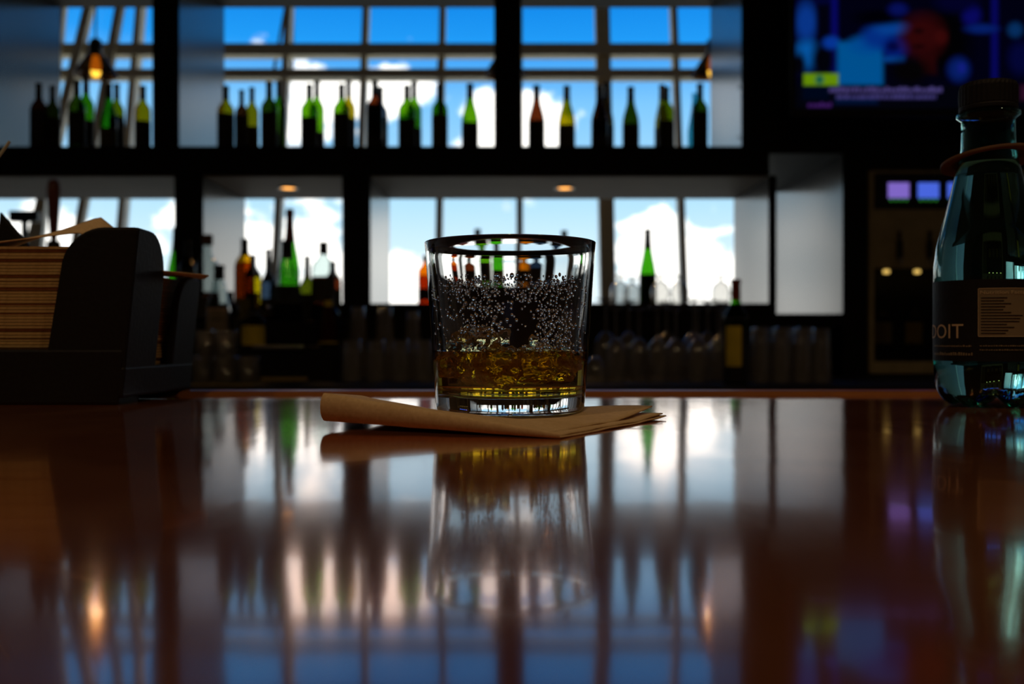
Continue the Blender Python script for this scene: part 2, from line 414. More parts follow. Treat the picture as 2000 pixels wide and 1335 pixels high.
ZC = .968   # back counter height
o = tag(box('back_counter_top', -3.2, 3.2, 3.35, YF-.001, ZC-.04, ZC, 'black_wood', None, .004), 'black back counter worktop below the window niches', 'counter')
for i, (a, b2) in enumerate(((-3.1, -1.6), (-1.58, -.08), (-.06, 1.44), (1.46, 3.1))):
    cb = thing('counter_cabinet', 'black cabinet under the back counter, unit %s counted from the tap end' % ('one', 'two', 'three', 'four')[i], 'cabinet', ((a+b2)/2, 3.9, 0), 'cabinets under the back counter')
    hw = (b2-a)/2
    box('body', -hw, hw, -.45, .5, .08, ZC-.041, 'black_wood', cb)
    for s in (-1, 1):
        d = box('door', -hw*.5+s*hw*.5+.005-.0, hw*.5+s*hw*.5-.005, -.47, -.45, .10, ZC-.06, 'black_wood', cb, .003)
        hd = box('handle', -.006, .006, -.03, -.01, -.08, .08, 'steel', d, .002); hd.location = (-s*(hw*.5-.06), -.02, .2)

# recessed downlights in the niche ceilings
for (a, lab) in ((563, 'small recessed amber downlight in the niche ceiling above the spirits bottles'), (1103, 'small recessed amber downlight in the niche ceiling above the tumbler and stemware')):
    Yd = 4.76
    d = thing('recessed_downlight', lab, 'light', (px(a, Yd), Yd, ZS0-.006), 'niche downlights')
    lathe('trim_ring', [(.032, -.0005), (.045, -.0005), (.046, -.004), (.044, -.007), (.034, -.006), (.032, -.0005)], 'steel', d, None, 28)
    lathe('lens', [(0, -.004), (.033, -.004)], 'downlight', d, None, 24)
    ld = bpy.data.lights.new('downlight_spot', 'SPOT'); ld.energy = 11; ld.color = (1, .55, .2); ld.spot_size = 2.3; ld.spot_blend = .8; ld.shadow_soft_size = .03
    lo = bpy.data.objects.new('downlight_spot', ld); C.objects.link(lo); lo.parent = d; lo.location = (0, 0, -.012)

# pendant lamps hanging between the shelving and the windows
for (a, lab) in ((187, 'amber glass pendant lamp hanging behind the narrow bottle bay'), (987, 'amber glass pendant lamp hanging behind the middle shelving post'),
                 (1392, 'amber glass pendant lamp hanging behind the bright side panel by the television')):
    Yp = 6.1
    p = thing('pendant_lamp', lab, 'lamp', (px(a, Yp), Yp, pz(148, Yp)), 'pendant lamps by the windows')
    lathe('shade', [(.125, 0), (.123, .012), (.10, .05), (.062, .11), (.045, .13), (.043, .13), (.060, .108), (.098, .048), (.121, .010), (.125, 0)], 'shade_glass', p, None, 28)
    lathe('socket', [(0, .12), (.036, .12), (.04, .16), (.034, .21), (.012, .225), (0, .225)], 'black_trim', p, None, 20)
    lathe('bulb', [(0, -.01), (.018, -.005), (.028, .02), (.03, .055), (.024, .09), (.018, .12), (0, .12)], 'bulb', p, None, 20)
    tube('rod', (0, 0, .22), (0, 0, 4.3-pz(148, Yp)), .006, 'black_trim', p, 8)
    ld = bpy.data.lights.new('pendant_light', 'POINT'); ld.energy = .4; ld.color = (1, .62, .25); ld.shadow_soft_size = .04
    lo = bpy.data.objects.new('pendant_light', ld); C.objects.link(lo); lo.parent = p; lo.location = (0, 0, -.06)

# ------------------------------------------------------------------ bar counter
barc = thing('bar_counter', 'glossy red-brown lacquered bar counter under the glass', 'counter', (0, .3, 0))
YE = .823
box('bar_top', -1.9, 1.9, -.65, YE-.3, BAR-.045, BAR, 'bar_lacquer', barc, .002)
rp = [(YE-.3, BAR-.05), (YE-.3+.040, BAR-.05), (YE-.3+.040, BAR-.006), (YE-.3+.034, BAR+.0015), (YE-.3+.020, BAR+.0042), (YE-.3+.006, BAR+.0030), (YE-.3, BAR-.001)]
slab('edge_rail', rp, -1.9, 1.9, 'x', 'rail_wood', barc)
box('bar_front', -1.85, 1.85, -.40, .48, 0, BAR-.05, 'black_wood', barc)

# ------------------------------------------------------------------ bottles
PROF = {
 'bordeaux': [(.86,0),(1,.015),(1,.60),(.97,.645),(.86,.685),(.62,.725),(.44,.76),(.385,.80),(.36,.955),(.41,.96),(.41,.985),(.38,1.0)],
 'burgundy': [(.86,0),(1,.015),(1,.44),(.96,.50),(.84,.57),(.66,.65),(.50,.725),(.41,.80),(.37,.955),(.42,.96),(.42,.985),(.38,1.0)],
 'flute': [(.86,0),(1,.015),(1,.36),(.95,.43),(.82,.52),(.64,.62),(.48,.73),(.39,.84),(.35,.965),(.40,.97),(.40,.99),(.36,1.0)],
 'champagne': [(.86,0),(1,.015),(1,.42),(.96,.49),(.84,.57),(.64,.66),(.47,.75),(.38,.85),(.35,.93),(.40,.94),(.40,.97),(.36,1.0)],
 'spirit': [(.88,0),(1,.02),(1,.58),(.97,.63),(.84,.68),(.58,.72),(.40,.76),(.36,.80),(.35,.90),(.38,.905),(.38,.92),(.30,.92)],
 'cone': [(.90,0),(1,.02),(.98,.30),(.86,.42),(.66,.56),(.48,.68),(.40,.74),(.37,.86),(.42,.87),(.42,.90),(.30,.90)],
 'longneck': [(.88,0),(1,.02),(1,.46),(.95,.51),(.74,.56),(.48,.61),(.37,.66),(.33,.90),(.38,.905),(.38,.93),(.30,.93)],
}
def prof_r(p, t):
    for (r0, z0), (r1, z1) in zip(p[:-1], p[1:]):
        if z0 <= t <= z1 and z1 > z0: return r0+(r1-r0)*(t-z0)/(z1-z0)
    return p[-1][0]
cache = {}
def bottle(label, cat, x, y, z, H, R, kind, gl, cap='black_foil', cap_from=.80, lab='dark_label', lz=(.12, .50), group=None, fill=None, fill_to=.6, sq=None, wrap=5.4, name='wine_bottle', stopper=False, rz=0):
    root = thing(name, label, cat, (x, y, z), group, rz)
    p = PROF[kind]
    def part(pn, key, make, mat):
        k = (kind, round(H, 3), round(R, 4), sq, mat, key)
        if k not in cache:
            V, F = make(); me = bpy.data.meshes.new(pn); me.from_pydata(V, [], F); me.polygons.foreach_set('use_smooth', [True]*len(F)); me.materials.append(M[mat]); me.update(); cache[k] = me
        return new_obj(pn, cache[k], root)
    body = [(0, .004*H)]+[(r*R, zf*H) for r, zf in p]
    part('body', 'body', lambda: lathe_vf(body, 28, sq=sq), gl)
    if fill:
        fp = [(0, .02*H)]+[(max(.001, r*R-.003), max(.02, zf)*H) for r, zf in p if zf <= fill_to]+[(max(.001, prof_r(p, fill_to)*R-.003), fill_to*H), (0, fill_to*H)]
        part('liquid', ('fill', fill_to), lambda: lathe_vf(fp, 28, sq=sq), fill)
    if cap:
        ts = [cap_from]+[zf for r, zf in p if zf > cap_from]
        top = p[-1][1]
        if stopper:
            cp = [(.30*R, .88*H), (.44*R, .88*H), (.46*R, .92*H), (.46*R, .99*H), (.40*R, H), (0, H)]
        else:
            cp = [(prof_r(p, tt)*R+.0007, tt*H) for tt in ts]+[(0, top*H+.0008)]
        part('cap' if stopper else 'foil', ('cap', cap_from, stopper), lambda: lathe_vf(cp, 24), cap)
    if lab:
        lp = [(prof_r(p, lz[0])*R+.0006, lz[0]*H), (prof_r(p, lz[1])*R+.0006, lz[1]*H)]
        a0 = -PI/2-wrap/2
        part('label', ('lab', lz, wrap), lambda: lathe_vf(lp, 26, a0=a0, a1=a0+wrap, sq=sq), lab)
    return root

UP = YF+.15
G = 'wine bottles on the upper shelf'
def upper(pxc, top, kind, gl, cap, lab, lz, label, Y=UP, R=.0375, cf=.80):
    bottle(label, 'bottle', px(pxc, Y), Y, ZS1, pz(top, Y)-ZS1, R, kind, gl, cap, cf, lab, lz, G)
YB2 = UP+.13   # second row
W_ = 'in the wide upper bay'
T_ = 'in the upper bay beside the television'
N_ = 'in the narrow upper bay'
# narrow bay
upper(76, 163, 'bordeaux', 'brown_glass', 'black_foil', 'dark_label', (.06, .60), 'near-black wine bottle against the blue side panel %s' % N_)
upper(103, 168, 'bordeaux', 'dark_green_glass', 'black_foil', 'dark_label', (.08, .52), 'dark green wine bottle %s, second from the blue panel' % N_, Y=UP+.05, R=.034)
upper(150, 157, 'bordeaux', 'dark_green_glass', 'black_foil', 'dark_label', (.10, .55), 'dark green wine bottle just below the pendant lamp %s' % N_)
upper(168, 150, 'bordeaux', 'green_glass', 'black_foil', 'dark_label', (.08, .45), 'green wine bottle half hidden behind another below the pendant lamp', Y=YB2)
upper(212, 164, 'burgundy', 'bright_green_glass', 'black_foil', 'olive_label', (.06, .34), 'glowing green wine bottle %s' % N_)
upper(228, 164, 'bordeaux', 'olive_glass', 'black_foil', 'dark_label', (.06, .55), 'dark wine bottle half hidden behind the glowing green bottle %s' % N_, Y=YB2, R=.034)
upper(279, 168, 'bordeaux', 'amber_glass', 'black_foil', 'dark_label', (.06, .46), 'amber wine bottle next to the post %s' % N_, R=.035)
# wide bay, counted from the slate-blue panel
upper(441, 168, 'bordeaux', 'amber_glass', 'black_foil', 'dark_label', (.05, .57), 'amber-shouldered wine bottle %s, standing against the slate-blue panel' % W_)
upper(472, 176, 'bordeaux', 'brown_glass', 'black_foil', 'dark_label', (.05, .58), 'slim brown wine bottle %s, second from the slate-blue panel' % W_, R=.029)
upper(492, 171, 'bordeaux', 'amber_glass', 'black_foil', 'olive_label', (.05, .40), 'yellow-amber wine bottle %s, third from the slate-blue panel' % W_, R=.031, Y=UP+.04)
upper(526, 160, 'bordeaux', 'dark_green_glass', 'black_foil', 'dark_label', (.05, .55), 'tall dark green wine bottle %s, fourth from the slate-blue panel' % W_)
upper(545, 158, 'bordeaux', 'green_glass', 'black_foil', None, (.05, .3), 'green wine bottle peeking out behind the tall dark green one %s' % W_, Y=YB2, R=.034)
upper(604, 165, 'bordeaux', 'green_glass', 'black_foil', 'dark_label', (.06, .50), 'green wine bottle with brown label %s, fifth from the slate-blue panel' % W_)
upper(619, 158, 'bordeaux', 'green_glass', 'black_foil', 'dark_label', (.06, .32), 'green wine bottle half hidden behind the fifth from the slate-blue panel', Y=YB2, R=.034)
upper(667, 165, 'bordeaux', 'green_glass', 'black_foil', 'dark_label', (.06, .56), 'green wine bottle with brown label %s, sixth from the slate-blue panel' % W_)
upper(681, 158, 'bordeaux', 'olive_glass', 'black_foil', 'dark_label', (.06, .50), 'olive wine bottle half hidden behind the sixth from the slate-blue panel', Y=YB2, R=.032)
upper(732, 158, 'bordeaux', 'brown_glass', 'black_foil', 'dark_label', (.03, .66), 'dark brown wine bottle %s, seventh from the slate-blue panel' % W_)
upper(743, 170, 'bordeaux', 'blue_glass', 'black_foil', 'dark_label', (.03, .55), 'bluish wine bottle half hidden behind the dark brown one %s' % W_, Y=YB2, R=.034)
upper(795, 167, 'bordeaux', 'green_glass', 'black_foil', 'dark_label', (.05, .48), 'green wine bottle with near-black label %s, third from the middle post' % W_, R=.039)
upper(809, 160, 'bordeaux', 'green_glass', 'black_foil', 'dark_label', (.05, .38), 'green wine bottle half hidden behind the third from the middle post', Y=YB2, R=.034)
upper(859, 165, 'bordeaux', 'green_glass', 'black_foil', 'olive_label', (.05, .54), 'green wine bottle with olive label %s, second from the middle post' % W_, R=.036)
upper(918, 164, 'burgundy', 'green_glass', 'black_foil', 'dark_label', (.05, .42), 'slope-shouldered green wine bottle %s, first from the middle post' % W_)
# bay beside the television
upper(1048, 167, 'burgundy', 'brown_glass', 'black_foil', 'dark_label', (.04, .46), 'dark slope-shouldered wine bottle %s, first from the middle post' % T_)
upper(1107, 168, 'burgundy', 'olive_glass', 'gold_foil', 'olive_label', (.04, .40), 'yellow-green slope-shouldered bottle %s, second from the post' % T_, cf=.80)
upper(1171, 168, 'burgundy', 'brown_glass', 'black_foil', 'dark_label', (.04, .50), 'dark slope-shouldered wine bottle %s, third from the middle post' % T_)
upper(1184, 162, 'burgundy', 'olive_glass', 'black_foil', 'dark_label', (.04, .42), 'olive wine bottle half hidden behind the third from the middle post', Y=YB2, R=.035)
upper(1232, 170, 'burgundy', 'dark_green_glass', 'black_foil', 'dark_label', (.04, .42), 'dark green slope-shouldered bottle %s, fourth from the post' % T_)
upper(1301, 170, 'bordeaux', 'olive_glass', 'black_foil', 'dark_label', (.04, .47), 'yellow-olive wine bottle %s, second from the side panel' % T_, R=.036)
upper(1293, 166, 'burgundy', 'amber_glass', 'red_foil', 'dark_label', (.04, .40), 'red-capped wine bottle half hidden behind the second from the side panel', Y=YB2, R=.034)
upper(1367, 164, 'bordeaux', 'dark_green_glass', 'black_foil', 'dark_label', (.04, .58), 'dark green wine bottle %s, first from the side panel' % T_, R=.036)
upper(1357, 182, 'flute', 'teal_glass', None, None, (.04, .2), 'pale teal bottle half hidden behind the first from the side panel', Y=YB2, R=.034)

# lower niches: bottles on the sill and on the stepped spirit rack
YS = 4.62
def sill(pxc, top, kind, gl, label, R=.036, Y=YS, **kw):
    base = kw.pop('base', ZSILL)
    bottle(label, 'bottle', px(pxc, Y), Y, base, pz(top, Y)-base, R, kind, gl, group='bottles in the lower niches', **kw)
sill(1265, 447, 'flute', 'bright_green_glass', 'tall bright green wine bottle standing among the upturned stemware', R=.039, cap='black_foil', cap_from=.74, lab='dark_label', lz=(.0, .40))
sill(933, 447, 'bordeaux', 'green_glass', 'green wine bottle behind the whiskey glass, its dark neck showing above the rim', lz=(.05, .5))
sill(1102, 450, 'bordeaux', 'blue_glass', 'dark bottle behind the whiskey glass beside the pale mullion, neck above the rim', lz=(.05, .6))
sill(966, 470, 'bordeaux', 'bright_green_glass', 'yellow-green bottle standing behind the whiskey glass, between taller ones', lz=(.05, .35), Y=YS+.1)
sill(1030, 490, 'spirit', 'orange_glass', 'orange spirit bottle standing behind the whiskey glass', name='spirit_bottle', lz=(.05, .40), R=.04)
sill(888, 500, 'spirit', 'brown_glass', 'brown spirit bottle standing behind the whiskey glass', name='spirit_bottle', lz=(.05, .40), R=.04)
sill(1062, 492, 'spirit', 'blue_glass', 'squat dark blue spirit bottle standing behind the whiskey glass', name='spirit_bottle', lz=(.05, .50), R=.043, Y=YS+.06)
sill(831, 490, 'spirit', 'orange_glass', 'amber spirit bottle peeking out beside the whiskey glass', name='spirit_bottle', lz=(.08, .30), R=.034, fill='orange_glass', fill_to=.55)
sill(344, 445, 'flute', 'bright_green_glass', 'bright green wine bottle standing next to the post above the napkin caddy', R=.039, lab=None, cap_from=.70)
sill(366, 470, 'bordeaux', 'dark_green_glass', 'dark bottle in front of the post above the napkin caddy', lz=(.05, .6), Y=4.40, base=ZC+.255)

# spirit rack: two black steps
rack = thing('spirit_rack', 'stepped black spirit rack on the back counter below the niche', 'rack', (px(530, 4.1), 4.1, ZC))
def rk(name, x0, x1, y0, y1, z0, z1, mat, bev=.003):
    o = box(name, x0, x1, y0, y1, z0, z1, mat, rack, bev); o.location -= Vector((px(530, 4.1), 4.1, ZC)); return o
ZR2, ZR1 = pz(627, 4.12), pz(676, 3.85)
rk('upper_step', px(330, 4.2), px(668, 4.2), 4.12, 4.42, ZC, ZR2, 'black_wood')
rk('lower_step', px(330, 3.9), px(668, 3.9), 3.85, 4.118, ZC, ZR1, 'black_wood')
rk('nosing', px(492, 3.83), px(592, 3.83), 3.835, 3.849, ZR1-.012, ZR1+.003, 'steel', .002)
rk('foot_strip', px(510, 3.83), px(600, 3.83), 3.82, 3.849, ZC, ZC+.012, 'gold_foil', .002)
def rackb(pxc, top, step, kind, gl, label, R=.038, dy=.15, **kw):
    Y = (4.12 if step == 2 else 3.85)+dy; base = ZR2 if step == 2 else ZR1
    H = (pz(top, Y)-base)
    bottle(label, 'bottle', px(pxc, Y), Y, base, H, R, kind, gl, group='spirits bottles on the stepped rack', name=kw.pop('name', 'spirit_bottle'), **kw)
rackb(566, 408, 2, 'champagne', 'bright_green_glass', 'tallest green bottle with brown cap and red neck foil on the spirit rack', R=.042, dy=.22, cap='red_foil', cap_from=.72, lab='dark_label', lz=(.04, .26), name='wine_bottle')
rackb(561, 452, 2, 'cone', 'clear_glass', 'clear conical bottle with dark band in front of the tall green bottle', R=.058, dy=.09, cap='black_foil', cap_from=.70, lab='dark_label', lz=(.20, .40), fill='brown_glass', fill_to=.24)
rackb(478, 452, 2, 'spirit', 'amber_glass', 'amber bottle with dark neck and glowing orange shoulder on the spirit rack', R=.042, dy=.15, cap='black_foil', cap_from=.74, lab='olive_label', lz=(.02, .26), wrap=1.8, fill='orange_glass', fill_to=.66)
rackb(494, 486, 2, 'spirit', 'olive_glass', 'yellow bottle with black cap tucked behind the amber bottle', R=.036, dy=.24, cap='black_foil', cap_from=.62, lab='yellow_label', lz=(.12, .40), wrap=2.2)
rackb(524, 476, 2, 'longneck', 'blue_glass', 'dark blue bottle by the mullion on the spirit rack', R=.033, dy=.24, cap='black_foil', cap_from=.52, lab='dark_label', lz=(.05, .30))
rackb(632, 459, 2, 'spirit', 'clear_glass', 'clear-shouldered whiskey bottle with black neck beside the post', R=.050, dy=.16, cap='black_foil', cap_from=.78, lab='dark_label', lz=(.22, .50), fill='brown_glass', fill_to=.52, wrap=3.0)
rackb(650, 500, 2, 'spirit', 'brown_glass', 'dark bottle half hidden behind the clear-shouldered whiskey bottle', R=.036, dy=.24, cap='black_foil', cap_from=.66, lab='dark_label', lz=(.05, .5))
rackb(600, 490, 2, 'longneck', 'dark_green_glass', 'dark green bottle half hidden behind the tallest green bottle', R=.034, dy=.25, cap='black_foil', cap_from=.62, lab='dark_label', lz=(.05, .4))
rackb(517, 588, 2, 'spirit', 'orange_glass', 'squat glowing orange bottle at the foot of the conical bottle', R=.034, dy=.045, cap='black_foil', cap_from=.70, lab='dark_label', lz=(.30, .5), fill='orange_glass', fill_to=.6)
rackb(642, 572, 1, 'spirit', 'brown_glass', 'dark bottle with tall yellow label beside the post', R=.040, dy=.08, cap='black_foil', cap_from=.80, lab='yellow_label', lz=(.06, .86), wrap=2.6)
rackb(496, 596, 1, 'spirit', 'amber_glass', 'short amber bottle with yellow label on the lower step of the rack', R=.046, dy=.08, cap='black_foil', cap_from=.76, lab='yellow_label', lz=(.03, .50), wrap=2.6, fill='amber_glass', fill_to=.6)
rackb(405, 458, 2, 'spirit', 'clear_glass', 'clear bottle with brown stopper against the slate-blue panel of the lower niche', R=.050, dy=.16, cap='brown_cork', stopper=True, lab='dark_label', lz=(.05, .28), fill='brown_glass', fill_to=.34)
rackb(428, 500, 1, 'cone', 'clear_glass', 'clear bottle with dark cap and pinkish label near the caddy', R=.050, dy=.10, cap='black_foil', cap_from=.74, lab='pink_label', lz=(.03, .42), wrap=2.8, sq=5, fill='clear_glass', fill_to=.4)
rackb(450, 560, 1, 'spirit', 'brown_glass', 'short brown bottle between the pinkish label and the amber bottle', R=.034, dy=.20, cap='black_foil', cap_from=.70, lab='dark_label', lz=(.05, .5))

# dark bottle with yellow label by the stemware
Yq = 3.55
bottle('dark green wine bottle with red cap and yellow label beside the upturned stemware', 'bottle', px(1437, Yq), Yq, ZC, pz(545, Yq)-ZC, .043, 'bordeaux', 'bright_green_glass', 'red_foil', .80, 'black_foil', (.02, .63), 'bottles in the lower niches')
yl = [o for o in C.objects if o.get('label', '').startswith('dark green wine bottle with red cap')][0]
Hq = pz(545, Yq)-ZC
V, F = lathe_vf([(.0445, .17*Hq), (.0445, .55*Hq)], 14, a0=-PI/2-1.05, a1=-PI/2+.25)
mesh('front_label', V, F, 'yellow_label', yl, smooth=True)

# ------------------------------------------------------------------ glassware on the back counter
def glass_mesh(key, prof, seg=28):
    if key not in cache:
        V, F = lathe_vf(prof, seg); me = bpy.data.meshes.new(key); me.from_pydata(V, [], F); me.polygons.foreach_set('use_smooth', [True]*len(F)); me.materials.append(M['drink_glass']); me.update(); cache[key] = me
    return cache[key]
# upturned stem glass: rim on the counter, foot in the air
WG = {'bowl': [(.034, 0), (.040, .035), (.044, .07), (.043, .10), (.034, .135), (.018, .155), (.006, .163)], 'stem': [(.006, .163), (.0038, .175), (.0036, .245), (.006, .262)], 'foot': [(.006, .262), (.020, .268), (.034, .272), (.034, .2745), (0, .276)]}
def stemglass(pxc, Y, label, s=1.0, z=ZC, sx=1.0, grp='upturned wine glasses on the back counter'):
    r = thing('wine_glass', label, 'glass', (px(pxc, Y), Y, z), grp)
    for pn in ('bowl', 'stem', 'foot'):
        o = new_obj(pn, glass_mesh('wg_'+pn, WG[pn]), r); o.scale = (s*sx, s*sx, s)
    return r
for i, p in enumerate((1203, 1248, 1284, 1320, 1362, 1402)):
    stemglass(p, (3.66, 3.76)[i % 2], 'upturned clear wine glass in the row nearer the bar top, stem in the air', .98, sx=.94)
for i, p in enumerate((1183, 1228, 1302, 1355, 1382, 1410)):
    stemglass(p, (3.97, 4.09, 4.21)[i % 3], 'upturned clear wine glass in the row behind, its foot reaching the window ledge', 1.14)
SG = {'bowl': [(.036, 0), (.041, .03), (.042, .06), (.034, .085), (.016, .10), (.008, .104)], 'foot': [(.008, .104), (.007, .112), (.014, .120), (.030, .126), (.030, .129), (0, .131)]}
for i, p in enumerate((1211, 1243, 1288, 1327, 1408)):
    r = thing('footed_glass', 'short footed glass upturned on the window ledge by the tall green bottle', 'glass', (px(p, 4.56), {1243: 4.72, 1288: 4.53}.get(p, 4.56), ZSILL), 'footed glasses on the window ledge')
    for pn in ('bowl', 'foot'):
        new_obj(pn, glass_mesh('sg_'+pn, SG[pn]), r)
HB = [(.040, 0), (.041, .004), (.036, .10), (.033, .150), (.030, .156), (0, .156)]   # upturned highball
HBI = [(.038, .0), (.034, .10), (.031, .138), (0, .138)]
def highball(pxc, Y, z, s, label, grp, sx=1.0):
    r = thing('highball_glass', label, 'glass', (px(pxc, Y), Y, z), grp)
    o = new_obj('wall', glass_mesh('hb_w', HB), r); o.scale = (s*sx, s*sx, s)
    o = new_obj('inner_wall', glass_mesh('hb_i', HBI), r); o.scale = (s*sx, s*sx, s)
    return r
for p in (699, 752, 806):
    highball(p, 4.22, ZC, .95, 'upturned highball glass at the bottom of a two-high stack under the ledge', 'stacked highball glasses under the ledge')
    highball(p, 4.22, ZC+.1485, .9 if p != 806 else .78, 'upturned highball glass on top of a two-high stack under the ledge', 'stacked highball glasses under the ledge')
for p in (688, 735, 782, 828):
    highball(p, 3.78, ZC, .98, 'upturned highball glass standing singly in front of the two-high stacks', 'single highball glasses before the stacks')
for i, p in enumerate((1483, 1525, 1566, 1604)):
    highball(p, 3.66, ZC, 1.24, 'tall upturned highball glass between the yellow-labelled bottle and the wall', 'tall highball glasses by the wall', .72)
for i, p in enumerate((1488, 1531, 1573)):
    highball(p, 3.92, ZC, 1.30, 'tall upturned highball glass in the row behind, beside the wall', 'tall highball glasses by the wall, second row', .70)
RK = [(.046, 0), (.047, .004), (.040, .055), (.024, .085), (.010, .092), (0, .092)]
r = thing('dessert_glass', 'low dome-shaped upturned glass beside the whiskey glass on the back counter', 'glass', (px(1161, 3.6), 3.6, ZC))
new_obj('bowl', glass_mesh('rk_b', RK), r)
lathe('rim_band', [(.0465, 0), (.0480, .002), (.0470, .006)], 'drink_glass', r, None, 28)
# glass carafes and rocks glasses near the caddy
OF = [(0, .006), (.034, .006), (.035, 0), (.037, .002), (.041, .085), (.043, .090), (.040, .088), (.034, .012), (0, .012)]
for (p, Y, z, lab) in ((395, 3.55, ZC, 'rocks glass on the back counter nearest the caddy, lower of two'), (440, 3.5, ZC, 'rocks glass on the back counter, second from the caddy, lower of two'), (484, 3.55, ZC, 'rocks glass on the back counter, third from the caddy'),
                  (402, 3.55, ZC+.0905, 'rocks glass stacked on the one nearest the caddy'), (440, 3.5, ZC+.0905, 'rocks glass stacked on the second from the caddy')):
    r = thing('rocks_glass', lab, 'glass', (px(p, Y), Y, z+.0042), 'rocks glasses near the caddy')
    new_obj('cup', glass_mesh('of', OF), r)
tray = thing('glass_mat', 'ribbed ochre rubber bar mat under the rocks glasses', 'mat', (px(440, 3.5), 3.46, ZC))
o = box('sheet', -.13, .13, -.08, .14, .0002, .0024, 'olive_label', tray, .0008)
for k in range(9): box('rib', -.12, .12, -.075+k*.004, -.0735+k*.004, .0024, .0040, 'gold_foil', tray)

# beer tap and till display by the caddy
Yt = 3.7
tap = thing('beer_tap', 'beer tap with tall red-brown handle behind the napkin caddy', 'tap', (px(105, Yt), Yt, ZC))
zt = pz(470, Yt)-ZC
lathe('column', [(0, 0), (.05, 0), (.05, .01), (.028, .02), (.026, zt-.02), (.022, zt), (0, zt)], 'black_trim', tap, None, 24)
tube('spout', (0, 0, zt-.03), (0, -.09, zt-.06), .012, 'steel', tap, 12, .009)
zh = pz(350, Yt)-ZC
lathe('handle', [(0, zt), (.010, zt), (.016, zt+.03), (.020, zt+.10), (.024, zh-.04), (.020, zh-.01), (.010, zh), (0, zh)], 'handle_red', tap, None, 20)
dp = thing('till_display', 'small black display on a thin post in the niche by the tap', 'display', (px(48, 4.3), 4.3, ZC))
tube('post', (0, 0, 0), (0, 0, pz(428, 4.3)-ZC), .013, 'black_trim', dp, 12)
box('screen', px(21, 4.3)-px(48, 4.3), px(77, 4.3)-px(48, 4.3), -.02, .02, pz(433, 4.3)-ZC, pz(412, 4.3)-ZC, 'black_trim', dp, .004)
lathe('foot', [(0, 0), (.05, 0), (.05, .008), (.016, .014), (0, .014)], 'black_trim', dp, None, 20)

# ------------------------------------------------------------------ wine dispenser and television
Yw = YF-.012
x0, x1 = px(1698, Yw), px(2030, Yw)
z0, z1 = ZC+.008, pz(338, Yw)
wd = thing('wine_dispenser', 'beige wine dispenser cabinet with glowing displays and tap row', 'dispenser', ((x0+x1)/2, Yw, ZC))
def wb(name, a, b2, ya, yb, za, zb, mat, par=wd, bev=.003):
    o = box(name, a, b2, ya, yb, za, zb, mat, par, bev); o.location -= Vector(((x0+x1)/2, Yw, ZC)); return o
zwt, zwb = pz(522, Yw), pz(706, Yw)        # bottle window
wb('back', x0, x1, Yw+.30, Yw+.36, z0, z1, 'black_trim')
wb('side', x0, x0+.022, Yw, Yw+.30, z0, z1, 'beige_case')
wb('side', x1-.022, x1, Yw, Yw+.30, z0, z1, 'beige_case')
wb('top', x0, x1, Yw, Yw+.30, z1, z1+.012, 'beige_case')
wb('base_panel', x0+.022, x1-.022, Yw, Yw+.30, z0, zwb, 'beige_case')
wb('tap_panel', x0+.022, x1-.022, Yw, Yw+.03, zwt, pz(408, Yw), 'beige_case')
wb('shelf', x0+.022, x1-.022, Yw-.03, Yw, zwt-.004, zwt+.004, 'beige_case')
dpn = wb('display_panel', x0+.022, x1-.022, Yw-.004, Yw+.03, pz(408, Yw)+.002, z1-.002, 'black_trim')
for k in range(4):
    a = px(1730+58*k, Yw); b2 = px(1778+58*k, Yw)
    s = box('lcd', -.045, .045, -.002, .002, -.033, .033, 'lcd_violet' if k == 0 else 'lcd_blue', dpn); s.location = ((a+b2)/2-(x0+x1)/2-dpn.location.x, -.020, pz(372, Yw)-ZC-dpn.location.z)
    for j in range(4):
        l = box('led', -.004, .004, -.002, .002, -.004, .004, 'led_green', dpn)
        l.location = (s.location.x-.033+j*.022, -.020, s.location.z-.042)
    tp = px(1754+59*k, Yw)
    tpo = wb('tap', tp-.010, tp+.010, Yw-.035, Yw, pz(505, Yw), pz(470, Yw), 'black_trim')
    sp = tube('spout', (0, 0, 0), (0, -.012, -.03), .005, 'steel', tpo, 8); sp.location = (0, -.012, -.036)
    V, F = lathe_vf([(0, 0), (.005, 0), (.009, .03), (.006, .045), (0, .047)], 12)
    lv = mesh('lever', V, F, 'black_trim', tpo, (0, 0, .036), True)
wb('window', x0+.022, x1-.022, Yw+.004, Yw+.008, zwb, zwt-.005, 'dispenser_window')
for k in range(4):
    tp = px(1741+61*k, Yw)
    wb('shelf_light', tp-.012, tp+.012, Yw+.05, Yw+.07, zwt-.022, zwt-.006, 'cabinet_led', bev=.004)
for k in range(4):
    tp = px(1742+62*k, Yw)
    bottle('wine bottle with %s label inside the dispenser window, beneath tap %s' % (('cream', 'yellow', 'pale', 'ochre')[k], ('one', 'two', 'three', 'four')[k]), 'bottle', tp+.02, Yw+.17, zwb, .30, .040, 'bordeaux',
           'brown_glass' if k == 0 else 'olive_glass', 'black_foil', .82, ('cream_label', 'yellow_label', 'cream_label', 'yellow_label')[k], (.26, .58), 'wine bottles inside the dispenser', wrap=2.6)
for s in (-1, 1):
    for d in (0, 1):
        wb('foot', (x0+.03 if s < 0 else x1-.06), (x0+.06 if s < 0 else x1-.03), Yw+.02+.27*d, Yw+.05+.27*d, ZC, z0, 'black_trim', bev=0)

